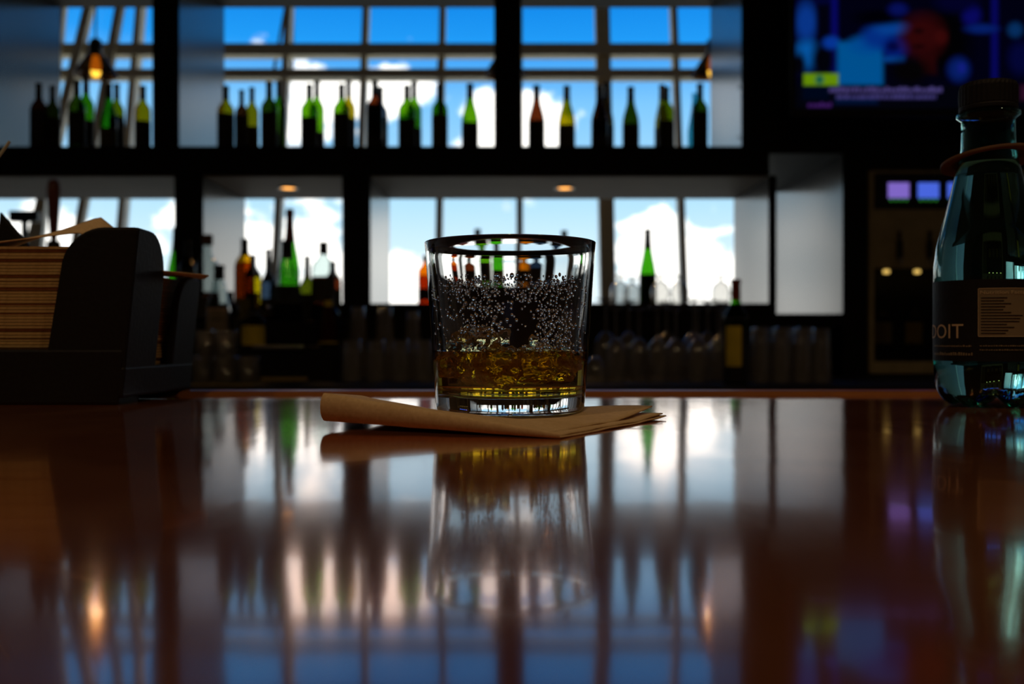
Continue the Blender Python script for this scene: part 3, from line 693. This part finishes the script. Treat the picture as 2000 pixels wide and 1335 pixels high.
# television: glowing picture built as a coloured grid
Ytv = 4.30
tx0, tx1, tz0, tz1 = px(1552, Ytv), px(2072, Ytv), pz(213, Ytv), pz(-80, Ytv)
tv = thing('television', 'wall-mounted flat television showing a dim blue news picture', 'television', ((tx0+tx1)/2, Ytv, (tz0+tz1)/2))
def srgb(c): return tuple(((v/255)/12.92 if v/255 <= .04045 else ((v/255+.055)/1.055)**2.4) for v in c)
shapes = []   # (kind, cx, cy, rx, ry, softness, colour) in picture coordinates
def E(cx, cyy, rx, ry, c, s=.42): shapes.append(('e', cx, cyy, rx, ry, s, srgb(c)))
def B(xa, ya, xb, yb, c, s=4.0): shapes.append(('b', (xa+xb)/2, (ya+yb)/2, (xb-xa)/2, (yb-ya)/2, s, srgb(c)))
B(1540, -90, 2080, 170, (2, 2, 24), 1)
B(1552, -90, 1630, 150, (4, 6, 60)); B(1622, -90, 1634, 160, (12, 12, 120))
E(1573, 45, 19, 36, (14, 70, 175)); B(1594, 10, 1620, 80, (3, 3, 20)); E(1575, 108, 24, 26, (10, 110, 205)); E(1606, 118, 22, 36, (3, 4, 14)); E(1558, 128, 14, 24, (4, 4, 14))
E(1622, 85, 16, 12, (10, 70, 190))
B(1634, 84, 1722, 168, (0, 105, 185), 5); E(1690, 90, 34, 18, (0, 95, 185)); E(1712, 74, 30, 22, (5, 60, 165)); E(1740, 57, 32, 14, (10, 80, 180)); E(1745, 95, 24, 22, (5, 35, 140)); E(1742, 92, 13, 10, (4, 12, 80)); B(1722, 112, 1765, 122, (8, 80, 170), 4)
E(1716, 36, 48, 14, (0, 0, 8)); E(1752, 20, 18, 12, (10, 22, 110))
E(1845, 80, 48, 66, (2, 2, 4)); E(1800, 72, 40, 40, (60, 10, 12)); E(1792, 62, 10, 5, (28, 4, 8)); E(1835, 74, 12, 14, (70, 14, 14)); E(1792, 92, 14, 4, (30, 4, 8)); B(1792, 105, 1825, 145, (48, 8, 10), 6); E(1775, 140, 36, 24, (6, 4, 6))
E(1895, 32, 17, 20, (14, 14, 120)); B(1934, -90, 1946, 158, (12, 12, 115), 4); E(1915, 58, 30, 9, (8, 40, 130)); E(1980, 60, 14, 14, (10, 60, 120)); E(1870, 137, 20, 22, (12, 40, 130)); E(1876, 134, 8, 10, (25, 40, 160)); E(1990, 115, 22, 30, (6, 10, 70)); E(1865, 5, 40, 20, (4, 4, 50))
B(1540, 168, 2080, 216, (4, 5, 16), 2); B(1566, 168, 1618, 196, (0, 10, 34), 4); B(1630, 190, 1712, 204, (3, 26, 66), 4)
B(1568, 145, 1636, 168, (128, 180, 12), 2.0); E(1599, 157, 8, 9, (20, 110, 90))
B(1990, 168, 2030, 196, (60, 22, 50), 4)
rnd = random.Random(3)
for (xa, xb, ya, yb, c) in ((1618, 1838, 171, 181, (96, 84, 158)), (1632, 1826, 184, 194, (84, 76, 150)), (1576, 1622, 201, 210, (84, 40, 130))):
    x = xa
    while x < xb:
        w = rnd.uniform(4, 9); hh = rnd.uniform(.55, 1.0); B(x, yb-(yb-ya)*hh, min(x+w, xb), yb, c, 1.4); x += w+rnd.uniform(1, 3.2)
def picture(x, y):
    col = (0, 0, .004)
    for (k, cx, cyy, rx, ry, s, c) in shapes:
        if abs(x-cx) > rx+14 or abs(y-cyy) > ry+14: continue
        if k == 'e':
            d = math.hypot((x-cx)/rx, (y-cyy)/ry); a = min(1, max(0, (1+s-d)/(2*s)))
        else:
            d = max(abs(x-cx)-rx, abs(y-cyy)-ry); a = min(1, max(0, .5-d/(2*s)))
        if a > 0: col = tuple(p*(1-a)+q*a for p, q in zip(col, c))
    return col
NX, NY = 230, 130
V, F, cols = [], [], []
for j in range(NY+1):
    for i in range(NX+1):
        X = 1552+520*i/NX; Yv = 213-293*j/NY
        V.append((px(X, Ytv)-(tx0+tx1)/2, -.012, pz(Yv, Ytv)-(tz0+tz1)/2)); cols.append(picture(X, Yv))
for j in range(NY):
    for i in range(NX):
        a = j*(NX+1)+i; F.append((a, a+1, a+NX+2, a+NX+1))
m = bpy.data.materials.new('tv_picture'); m.use_nodes = True; t = m.node_tree; t.nodes.clear()
at = nd(t, 'ShaderNodeAttribute', attribute_name='picture'); em = nd(t, 'ShaderNodeEmission'); em.inputs[1].default_value = .55
gl_ = nd(t, 'ShaderNodeBsdfGlossy'); gl_.inputs[0].default_value = (.02, .02, .02, 1); gl_.inputs[1].default_value = .2
ad = nd(t, 'ShaderNodeAddShader'); ou = nd(t, 'ShaderNodeOutputMaterial')
t.links.new(at.outputs['Color'], em.inputs[0]); t.links.new(em.outputs[0], ad.inputs[0]); t.links.new(gl_.outputs[0], ad.inputs[1]); t.links.new(ad.outputs[0], ou.inputs[0])
M['tv_picture'] = m
scr = mesh('screen', V, F, 'tv_picture', tv)
ca = scr.data.color_attributes.new('picture', 'FLOAT_COLOR', 'POINT')
ca.data.foreach_set('color', [v for c in cols for v in (*c, 1.0)])
hw, hh = (tx1-tx0)/2, (tz1-tz0)/2
box('housing', -hw-.02, hw+.02, -.010, .05, -hh-.035, hh+.02, 'black_trim', tv, .004)
box('bezel', -hw-.02, hw+.02, -.018, -.010, -hh-.035, -hh-.001, 'black_trim', tv, .002)
box('bezel', -hw-.02, hw+.02, -.018, -.010, hh+.001, hh+.02, 'black_trim', tv, .002)
for s in (-1, 1): box('bezel', s*(hw+.0105)-.0095, s*(hw+.0105)+.0095, -.018, -.010, -hh, hh, 'black_trim', tv, .002)
box('wall_bracket', -.15, .15, .05, .15, -.15, .15, 'black_trim', tv)

# ------------------------------------------------------------------ kraft napkin under the glass
def napkin_sheet(name, corners, lift, parent, th=.0006, n=26, seed=0, sag=.0):
    """corners F, R, K, L as (x, y, z); bilinear patch with soft waves; lift(u, v) adds height"""
    Fc, Rc, Kc, Lc = (Vector(c) for c in corners)
    V = []
    for side in (1, 0):
        for j in range(n+1):
            for i in range(n+1):
                u, v = i/n, j/n     # u: front -> right edge, v: front -> left edge
                p = Fc*(1-u)*(1-v)+Rc*u*(1-v)+Kc*u*v+Lc*(1-u)*v
                p.x += .0008*noise.noise((u*5+seed, v*5, 0)); p.y += .0008*noise.noise((u*5, v*5+seed, 3))
                z = lift(u, v)+.0005*noise.noise((u*6+seed, v*6, 1.7))
                V.append((p.x, p.y, max(.0001, z)+(th if side else 0)))
    m_ = (n+1)*(n+1); F = []
    for j in range(n):
        for i in range(n):
            a = j*(n+1)+i; q = (a, a+1, a+n+2, a+n+1)
            F.append(q); F.append(tuple(m_+k for k in reversed(q)))
    ring = [i for i in range(n+1)]+[j*(n+1)+n for j in range(1, n+1)]+[n*(n+1)+i for i in range(n-1, -1, -1)]+[j*(n+1) for j in range(n-1, 0, -1)]
    for a, b2 in zip(ring, ring[1:]+ring[:1]): F.append((a, m_+a, m_+b2, b2))
    return mesh(name, V, F, 'kraft', parent, smooth=True)
nap = thing('kraft_napkin', 'folded brown kraft cocktail napkin with lifted corner under the whiskey glass', 'napkin', (0, .58, BAR))
Fc, Rc, Lc = (.0215, -.126, 0), (.0865, -.006, 0), (-.0935, -.068, 0)
Kc = (Rc[0]+Lc[0]-Fc[0], Rc[1]+Lc[1]-Fc[1], 0)
Fv, Rv, Lv = Vector(Fc), Vector(Rc), Vector(Lc)
def free(u, v):          # 0 under the weight of the glass, 1 away from it
    p = Fv+(Rv-Fv)*u+(Lv-Fv)*v
    d = math.hypot(p.x+.001, p.y); t_ = min(1, max(0, (d-.044)/.045)); return t_*t_*(3-2*t_)
def lift_low(u, v): return .0002+.0034*v*(1-u*.8)*free(u, v)+.0010*max(0, u-.7)/.3*(1-v)
def lift_mid(u, v): return .0010+.0095*v*(1-u*.8)*free(u, v)+.0016*max(0, u-.7)/.3*(1-v)
def lift_top(u, v): return .0018+.0152*v*(1-u*.8)*free(u, v)+.0045*max(0, u-.62)/.38*(1-v)
napkin_sheet('bottom_ply', (Fc, Rc, Kc, Lc), lift_low, nap, seed=1)
sh2 = lambda p, dx, dy: (p[0]+dx, p[1]+dy, 0)
napkin_sheet('middle_ply', (sh2(Fc, -.001, .002), sh2(Rc, -.002, .000), sh2(Kc, 0, 0), sh2(Lc, .001, .001)), lift_mid, nap, seed=5)
napkin_sheet('top_ply', (sh2(Fc, -.005, .006), sh2(Rc, -.007, .006), sh2(Kc, 0, 0), sh2(Lc, -.001, -.0)), lift_top, nap, seed=9)
# rolled fold joining the plies along the near lifted edge
V, F = [], []; nn = 30
for i in range(nn+1):
    v_ = i/nn; p = Fv*(1-v_)+Lv*v_
    zl, zt_ = lift_low(0, v_), lift_top(0, v_)+.0006
    d = (Fv-Rv).normalized()
    for k in range(9):
        a = PI*k/8; c = (zl+zt_)/2; rr = (zt_-zl)/2
        V.append((p.x+d.x*math.sin(a)*rr*.55, p.y+d.y*math.sin(a)*rr*.55, c-rr*math.cos(a)))
for i in range(nn):
    for k in range(8): a = i*9+k; F.append((a, a+1, a+10, a+9))
mesh('fold', V, F, 'kraft', nap, smooth=True)

# ------------------------------------------------------------------ whiskey tumbler
GX, GY, GZ = -.001, .58, BAR+.0034
GH = .0958
def ro(z): return .0418+(.0483-.0418)*(z/GH)
WT = .0015
ZIN = .0095
tum = thing('whiskey_tumbler', 'clear heavy-based whiskey tumbler with condensation standing on a kraft napkin', 'glass', (GX, GY, GZ))
outer = [(0, .0012), (.030, .0010), (.0375, .0), (.0403, .0006), (.0418, .0026)]
outer += [(ro(z), z) for z in (.006, .012, .020, .035, .050, .065, .080, .090)]
lip = []
rc = ro(GH)-WT/2
for k in range(9):
    a = PI*k/8; lip.append((rc+math.cos(a)*(WT/2+.0002), GH-WT/2+math.sin(a)*WT/2))
def ri(z): return ro(z)-WT-.0019*(1-z/GH)
inner = [(ri(z), z) for z in (.088, .075, .060, .045, .030, .020, .015)]+[(ri(.0115)-.0010, .0115), (ri(.01)-.0040, ZIN+.0003), (.030, ZIN), (0, ZIN-.0006)]
prof_g = outer+lip+inner
V, F = lathe_vf(prof_g, 128)
gb = mesh('glass_wall', V, F, 'tumbler_glass', tum, smooth=True)
# beads of condensation on the near wall
dv, df = [], []
rd = random.Random(11)
count = 0; tries = 0
placed = []
while count < 900 and tries < 30000:
    tries += 1
    xx = rd.uniform(852, 1140); yy = rd.uniform(536, 690)
    f = .0
    # dense belt, running down in streaks at both flanks
    belt = math.exp(-((yy-562-.00022*(xx-1010)**2)/26)**2)
    f = belt*(1.0 if 880 < xx < 1110 else .25)
    if 1045 < xx < 1112 and 560 < yy < 680: f = max(f, .75)
    if 905 < xx < 985 and 575 < yy < 650: f = max(f, .55)
    if yy > 600: f = max(f, .10)
    f *= .45+1.1*max(0, noise.noise((xx*.035, yy*.035, 2.0))+.3)
    if rd.random() > f: continue
    sx = (xx-997)/167*.0483; Yn = .58-math.sqrt(max(0, .046**2-sx**2)); z = pz(yy, Yn)-GZ
    if z > GH-.012 or z < .006: continue
    r0 = rd.uniform(.00030, .00100)*(1.25 if rd.random() < .2 else 1)
    ang = math.atan2(-math.sqrt(max(0, .0455**2-sx**2)), sx)
    if any((ang-a)**2*.0021+(z-zb)**2 < (.85*(r0+rb))**2 for a, zb, rb in placed[-260:]): continue
    placed.append((ang, z, r0)); count += 1
    R0 = ro(z)+.00004; nrm = Vector((math.cos(ang), math.sin(ang), 0)); tg = Vector((-math.sin(ang), math.cos(ang), 0)); upv = Vector((0, 0, 1))
    c = nrm*R0+upv*z; base = len(dv); el = rd.uniform(.9, 1.5)
    SEG, RNG = 8, 3
    for j in range(RNG):
        ph = (PI/2)*j/RNG
        for k in range(SEG):
            th = 2*PI*k/SEG
            dv.append(c+tg*math.cos(th)*math.cos(ph)*r0+upv*math.sin(th)*math.cos(ph)*r0*el+nrm*math.sin(ph)*r0*.7)
    dv.append(c+nrm*r0*.7)
    for j in range(RNG-1):
        for k in range(SEG):
            a = base+j*SEG+k; b2 = base+j*SEG+(k+1) % SEG; df.append((a, b2, b2+SEG, a+SEG))
    for k in range(SEG): df.append((base+(RNG-1)*SEG+k, base+(RNG-1)*SEG+(k+1) % SEG, base+RNG*SEG))
    df.append(tuple(base+k for k in range(SEG-1, -1, -1)))
dr = mesh('condensation_beads', dv, df, 'droplet', tum, smooth=True); dr['kind'] = 'stuff'; dr['label'] = 'tiny beads of condensation on the glass'

# whiskey: overlaps the inner wall by a hair so that no air gap shows
ZL = pz(690, .54)-GZ
e_ = .00018
lp = [(0, ZIN-.0006-e_), (.030, ZIN-e_), (ri(.01)-.0040+e_, ZIN+.0003-e_), (ri(.0115)-.0010+e_, .0115)]
lp += [(ri(z)+e_, z) for z in (.015, .020, .028)]+[(ri(ZL)+e_, ZL+.0012), (ri(ZL)-.0006, ZL+.0004), (ri(ZL)-.002, ZL), (.02, ZL-.0001), (0, ZL-.0001)]
V, F = lathe_vf(lp, 128)
wh = mesh('whiskey', V, F, 'whiskey', None, (GX, GY, GZ), True)
tag(wh, 'amber whiskey filling the lower third of the tumbler', 'drink')

# melting ice heap
def ice(cx, cyy, cz, sx, sy, sz, seed, label, sub=5, rough=.62):
    bm = bmesh.new(); bmesh.ops.create_icosphere(bm, subdivisions=sub, radius=1.0)
    for v in bm.verts:
        d = v.co.normalized(); s_ = seed*3.7
        k = 1+rough*.55*noise.noise((d.x*1.6+s_, d.y*1.6, d.z*1.6))+rough*.30*noise.noise((d.x*4+s_, d.y*4, d.z*4+s_))+rough*.13*noise.noise((d.x*9+s_, d.y*9, d.z*9))
        q = max(abs(d.x), abs(d.y), abs(d.z)); k *= (1/q)**.45*.88
        v.co = Vector((d.x*k*sx, d.y*k*sy, d.z*k*sz))
        # stay inside the glass
        P = v.co+Vector((cx, cyy, cz)); rr = math.hypot(P.x, P.y); lim = ri(max(.011, P.z))-.0012
        if rr > lim: P.x *= lim/rr; P.y *= lim/rr
        P.z = max(P.z, ZIN+.0012); v.co = P-Vector((cx, cyy, cz))
    me = bpy.data.meshes.new('ice_chunk'); bm.to_mesh(me); bm.free()
    me.polygons.foreach_set('use_smooth', [True]*len(me.polygons))
    o = new_obj('ice_chunk', me, None, (GX+cx, GY+cyy, GZ+cz), 'ice')
    tag(o, label, 'ice', 'melting ice in the tumbler')
    return o
ice(-.0200, -.007, .0325, .0160, .0160, .0155, 1, 'largest melting ice chunk, humped highest above the whiskey')
ice(-.006, -.018, .0265, .0110, .0100, .0115, 2, 'melting ice chunk in the middle of the whiskey beside the humped one')
ice(.0170, -.010, .0275, .0155, .0145, .0110, 3, 'wide low melting ice chunk, barely breaking the whiskey surface')
ice(.002, .017, .0250, .0140, .0110, .0105, 4, 'melting ice chunk sunk behind the others in the whiskey')
ice(.0300, -.004, .0330, .0050, .0060, .0050, 5, 'small melting ice chip at the rim of the whiskey by the low chunk', 3)
ice(-.0030, -.014, .0420, .0035, .0040, .0048, 6, 'small clear ice spike standing up between the big chunks', 3)
ice(.0125, -.016, .0400, .0028, .0030, .0036, 8, 'tiny ice crumb on top of the wide low chunk', 3)
ice(-.0270, -.012, .0420, .0050, .0045, .0040, 9, 'small ice chip melted onto the humped chunk', 3)

# ------------------------------------------------------------------ water bottle
BX, BY = px(1930, .69), .69
wbt = thing('water_bottle', 'teal plastic mineral water bottle with black label and black cap', 'bottle', (BX, BY, BAR))
pr = [(.0315, .0085), (.0333, .014), (.0342, .024), (.0342, .030), (.0339, .032), (.0339, .082), (.0342, .084), (.0342, .094), (.0325, .1077), (.0300, .118), (.0283, .125), (.0248, .139), (.0212, .154), (.0190, .163), (.0172, .173), (.0168, .184), (.0166, .192), (.0200, .1945), (.0200, .1965), (.0150, .197), (.0150, .206)]
def petal(r, z, th, base):
    """five-footed base: valleys between the feet rise towards the rim"""
    return z
def pet_shell(scale_in, ztop, cap_top=False):
    seg = 80; V, F, rows_ = [], [], []
    def foot_z(fr, th):
        c = .5+.5*math.cos(5*th)           # 1 on a foot, 0 in a valley
        dip = math.exp(-((fr-.66)/.20)**2)
        return .0125*(1-c**.7*dip)*(1 if fr < .66 else 1) if fr < .97 else .0
    base = []
    for fr in (.12, .25, .38, .5, .58, .66, .74, .82, .90):
        row = []
        for k in range(seg):
            th = 2*PI*k/seg+.18; c = .5+.5*math.cos(5*th)
            if fr <= .66: z = .0095*(1-fr/.66*c**.6)*1.0+(0)*(1-c)
            else:
                q = (fr-.66)/.34; z = (.0095*(1-c**.6))*(1-q*.2)+.0100*q*q
            r = .0330*fr-(scale_in if fr > .6 else 0); row.append(len(V)); V.append((r*math.cos(th), r*math.sin(th), z+scale_in))
        base.append(row)
    rows_ += base
    for (r, z) in pr:
        if z > ztop: break
        row = []
        for k in range(seg):
            th = 2*PI*k/seg+.18; c = .5+.5*math.cos(5*th); groove = .0022*(1-c**.5)*max(0, 1-(z-.008)/.020)
            rr = r-scale_in-groove; row.append(len(V)); V.append((rr*math.cos(th), rr*math.sin(th), z))
        rows_.append(row)
    for A, B_ in zip(rows_[:-1], rows_[1:]):
        for k in range(seg): j = (k+1) % seg; F.append((A[k], A[j], B_[j], B_[k]))
    return V, F, rows_, seg
Vo, Fo, Ro, sg = pet_shell(0, 1)
Vi, Fi, Ri, _ = pet_shell(.0006, 1)
n0 = len(Vo)
V = Vo+Vi; F = list(Fo)+[tuple(n0+i for i in reversed(f)) for f in Fi]
F.append(tuple(reversed(Ro[0]))); F.append(tuple(n0+i for i in Ri[0]))
for k in range(sg): j = (k+1) % sg; F.append((Ro[-1][k], Ro[-1][j], n0+Ri[-1][j], n0+Ri[-1][k]))
mesh('bottle_wall', V, F, 'pet_teal', wbt, smooth=True)
Vw, Fw, Rw, _ = pet_shell(.00045, .164)
Fw.append(tuple(reversed(Rw[0]))); Fw.append(tuple(Rw[-1]))
wtr = mesh('water', Vw, Fw, 'water', wbt, smooth=True)
cv = []; cap_p = [(.0178, .1975), (.0184, .1985), (.0184, .2005), (.0180, .2012), (.0183, .2020), (.0183, .2135), (.0176, .2160), (.0155, .2170), (0, .2170)]
V, F = lathe_vf(cap_p, 72)
V = [((x*(1+.012*((k % 2)*2-1)), y*(1+.012*((k % 2)*2-1)), z) if z > .2015 and z < .2140 else (x, y, z)) for k, (x, y, z) in enumerate(V)]
mesh('cap', V, F, 'black_plastic', wbt, smooth=False)
# paper collar hung round the neck
col = mesh('neck_collar', *lathe_vf([(.0185, 0), (.0300, -.0030), (.0303, -.0015), (.0300, 0), (.0185, .0012)], 64, closed=True), 'collar_card', wbt, (0, 0, .1665), True)
col.rotation_euler = (math.radians(-9), math.radians(-4), 0); col['label'] = 'brown card ring around the neck'
RL = .0346
V, F = lathe_vf([(RL, .0305), (RL, .0835)], 96)
lab_o = mesh('label', V, F, 'black_plastic', wbt, smooth=True); lab_o['label'] = 'black printed label'
def wrap_text(name, body, size, a_end, zc, mat, align_end=True, width=None, R=RL+.0003):
    cu = bpy.data.curves.new(name, 'FONT'); cu.body = body; cu.size = size; cu.resolution_u = 3
    to = bpy.data.objects.new(name+'_src', cu); C.objects.link(to)
    bpy.context.view_layer.update()
    me = bpy.data.meshes.new_from_object(to.evaluated_get(bpy.context.evaluated_depsgraph_get()))
    bpy.data.objects.remove(to)
    bm = bmesh.new(); bm.from_mesh(me); bmesh.ops.subdivide_edges(bm, edges=[e for e in bm.edges if e.calc_length() > size*.25], cuts=2)
    bmesh.ops.triangulate(bm, faces=bm.faces)
    xs = [v.co.x for v in bm.verts]; x0_, x1_ = min(xs), max(xs); sc = (width/(x1_-x0_)) if width else 1
    for v in bm.verts:
        s_ = (v.co.x-x1_)*sc if align_end else (v.co.x-x0_)*sc
        a = a_end+s_/R
        v.co = (R*math.sin(a), -R*math.cos(a), zc+v.co.y)
    bm.to_mesh(me); bm.free(); me.materials.clear(); me.materials.append(M[mat])
    return new_obj(name, me, lab_o)
# the bottle is seen slightly from its side, so angles are counted from its line to the lens
view = math.atan2(BX, BY)
def ang(pxx): return -view*0+math.asin(max(-1, min(1, (pxx-1930)/99.5)))-view
wrap_text('brand_lettering', 'BADOIT', .0135, ang(1888), pz(660, .66)-BAR, 'print_tan', width=.0515)
def patch(name, a0, a1, zb, zt2, mat, R=RL+.0003, seg=10):
    V, F = lathe_vf([(R, zb), (R, zt2)], seg, a0=a0-PI/2, a1=a1-PI/2); return mesh(name, V, F, mat, lab_o, smooth=True)
na0, na1 = ang(1914), ang(1993)
nz0, nz1 = pz(656, .656)-BAR, pz(563, .656)-BAR
patch('facts_panel', na0, na1, nz0, nz1, 'print_dim')
wrap_text('facts_heading', 'Nutrition Facts', .0032, na0+.03, nz1-.0034, 'print_tan', False, width=(na1-na0-.06)*RL, R=RL+.0006)
for (a, b2, c, d) in ((na0, na1, nz1, nz1+.0004), (na0, na1, nz0-.0004, nz0), (na0-.01, na0, nz0, nz1), (na1, na1+.01, nz0, nz1)):
    patch('facts_border', a, b2, c, d, 'print_tan', RL+.0005)
rr_ = random.Random(4)
zq = nz1-.0062
lv, lf = [], []
while zq > nz0+.0015:
    V, F = lathe_vf([(RL+.0005, zq), (RL+.0005, zq+.0006)], 6, a0=na0+.04-PI/2, a1=na0+.04+(na1-na0-.08)*rr_.uniform(.45, 1)-PI/2)
    k = len(lv); lv += V; lf += [tuple(i+k for i in f) for f in F]; zq -= .0019
o = mesh('facts_rules', lv, lf, 'black_plastic', lab_o); o['kind'] = 'stuff'
lv, lf = [], []
for (ya, hh_, xa, xb) in ((677, .0012, 1836, 1902), (694, .0022, 1836, 1904), (676, .0009, 1916, 1992), (684, .0009, 1916, 1988)):
    a = ang(xa); e2 = ang(xb); zc = pz(ya, .66)-BAR
    while a < e2:
        w = rr_.uniform(.012, .04); V, F = lathe_vf([(RL+.0004, zc), (RL+.0004, zc+hh_*rr_.uniform(.6, 1))], 2, a0=a-PI/2, a1=min(a+w, e2)-PI/2)
        k = len(lv); lv += V; lf += [tuple(i+k for i in f) for f in F]; a += w+rr_.uniform(.008, .016)
o = mesh('small_print', lv, lf, 'print_dim', lab_o); o['kind'] = 'stuff'

# ------------------------------------------------------------------ napkin caddy
CX1 = -.2600           # side towards the glass
CX0 = -.430
CY0, CY1 = .700, .850
cad = thing('napkin_caddy', 'black plastic bar caddy with rounded uprights holding kraft napkins', 'caddy', (CX1, CY0, BAR))
def loc(o): o.location -= Vector((CX1, CY0, BAR)); return o
def arch(u0, u1, z0_, z1_, ra, rb, n=10, lean0=0):
    """upright outline between u0 and u1 with top corner radii ra and rb"""
    pts = [(u0+lean0, z0_)]
    for (r, cx, a0) in ((ra, u0+ra, PI), (rb, u1-rb, PI/2)):
        for k in range(n+1):
            a = a0-PI/2*k/n; pts.append((cx+r*math.cos(a), z1_-r+r*math.sin(a)))
    pts.append((u1, z0_))
    return pts
TH = .006
Zt = pz(443, CY0)
loc(slab('corner_upright', arch(px(112, CY0), CX1-.0005, BAR+.030, Zt, .027, .003, lean0=-.004), CY0, CY0+TH, 'y', 'black_plastic', cad, .0018))
loc(slab('corner_upright', arch(CX0, CX0+.055, BAR+.030, Zt, .003, .027), CY0, CY0+TH, 'y', 'black_plastic', cad, .0018))
loc(box('front_wall', CX0, CX1-.002, CY0-.0006, CY0+TH, BAR, BAR+.038, 'black_plastic', cad, .0018))
loc(slab('side_upright', arch(CY0+.0005, CY0+.062, BAR+.022, Zt, .003, .036), CX1-TH, CX1, 'x', 'black_plastic', cad, .0018))
loc(slab('side_upright', arch(CY1-.052, CY1, BAR+.020, pz(543, CY1-.02), .026, .006), CX1-TH, CX1, 'x', 'black_plastic', cad, .0018))
loc(box('side_wall', CX1-TH, CX1+.0005, CY0, CY1, BAR+.0046, BAR+.026, 'black_plastic', cad, .0018))
loc(box('side_wall', CX0, CX0+TH, CY0, CY1, BAR+.0046, BAR+.11, 'black_plastic', cad, .0018))
loc(slab('back_wall', [(CX0, BAR+.0046), (CX1, BAR+.0046), (CX1, BAR+.060), (CX1-.01, BAR+.070), (CX0+.058, BAR+.078), (CX0+.024, BAR+.125), (CX0, BAR+.15)], CY1-TH, CY1, 'y', 'black_plastic', cad, .0015))
for fx in (CX0+.01, CX1-.03):
    loc(box('foot', fx, fx+.02, CY0+.02, CY0+.06, BAR, BAR+.0046, 'black_plastic', cad))
loc(box('floor_plate', CX0, CX1, CY0, CY1, BAR+.0046, BAR+.0080, 'black_plastic', cad, .0015))
FLARE = .10            # the walls flare outwards towards the top
for ch in cad.children:
    for v in ch.data.vertices:
        zz_ = v.co.z+ch.location.z; v.co.x += FLARE*(zz_-.075)
# napkins: individually stacked, a tall front pile and a lower rear pile
NXa, NXb = CX0+.012, CX1-.0165
rn = random.Random(5)
def pile(ya, yb, ztop, n, which):
    z0_ = BAR+.0085; step = (ztop-z0_)/n
    V, F = boxvf(-(NXb-NXa)/2, (NXb-NXa)/2, -(yb-ya)/2, (yb-ya)/2, 0, step*.80)
    me = bpy.data.meshes.new('napkin'); me.from_pydata(V, [], F); me.materials.append(M['kraft_edge']); me.update()
    for k in range(n):
        o = new_obj('stacked_napkin', me, None, ((NXa+NXb)/2+rn.uniform(-.0010, .0010)+.04*(k/n)*.1, (ya+yb)/2+rn.uniform(-.0009, .0009), z0_+k*step))
        tag(o, 'folded brown kraft napkin lying flat in the %s pile of the caddy' % which, 'napkin', 'napkins in the %s caddy pile' % which)
ZF_, ZR_ = pz(480, .709), pz(536, .775)
pile(.709, .748, ZF_, 46, 'taller')
pile(.754, .840, ZR_, 38, 'lower')
def curl_sheet(name, x0_, x1_, y0_, y1_, zf_, parent, nx=30, ny=14, th=.0008):
    V = []
    for s_ in (1, 0):
        for j in range(ny+1):
            for i in range(nx+1):
                u, v = i/nx, j/ny; x, y, z = zf_(u, v, x0_+(x1_-x0_)*u, y0_+(y1_-y0_)*v)
                V.append((x-parent.location.x, y-parent.location.y, z-parent.location.z+(th if s_ else 0)))
    n_ = nx+1; m_ = n_*(ny+1); F = []
    for j in range(ny):
        for i in range(nx):
            a = j*n_+i; q = (a, a+1, a+n_+1, a+n_); F += [q, tuple(m_+k for k in reversed(q))]
    ring = list(range(n_))+[j*n_+nx for j in range(1, ny+1)]+[ny*n_+i for i in range(nx-1, -1, -1)]+[j*n_ for j in range(ny-1, 0, -1)]
    for a, b2 in zip(ring, ring[1:]+ring[:1]): F.append((a, m_+a, m_+b2, b2))
    return mesh(name, V, F, 'kraft', parent, smooth=True)
nb = thing('top_napkin', 'brown kraft napkin tented on the taller caddy pile, its corner pointing up', 'napkin', ((NXa+NXb)/2, .729, ZF_))
tipx, tipz = px(187, .74), pz(423, .74)
def tent(u, v, x, y):
    k = max(0, 1-((tipx-x)/.070 if x < tipx else (x-tipx)/.030))
    return x, y, ZF_+.0004+(tipz-ZF_)*k*(.35+.65*v)
curl_sheet('sheet', NXa, NXb, .709, .748, tent, nb)
nb2 = thing('loose_napkin', 'brown kraft napkin on the lower caddy pile with a flap over the rim', 'napkin', ((NXa+NXb)/2, .797, ZR_))
def flap(u, v, x, y):
    xe = x+(px(414, .80)-NXb)*max(0, (u-.6)/.4)**1.2*(1-.75*abs(v-.45)); k = max(0, (u-.62)/.38)
    return xe, y, ZR_+.0004+.0026*math.sin(k*PI*.9)-.0010*k
curl_sheet('sheet', NXa, NXb, .756, .838, flap, nb2)
# drinking straw leaning out of the caddy
stw = tube('drinking_straw', (px(-62, .76), .76, BAR+.15), (px(19, .76), .76, pz(276, .76)), .0011, 'straw_plastic', None, 10)
tag(stw, 'thin pale drinking straw sticking up out of the caddy', 'straw')
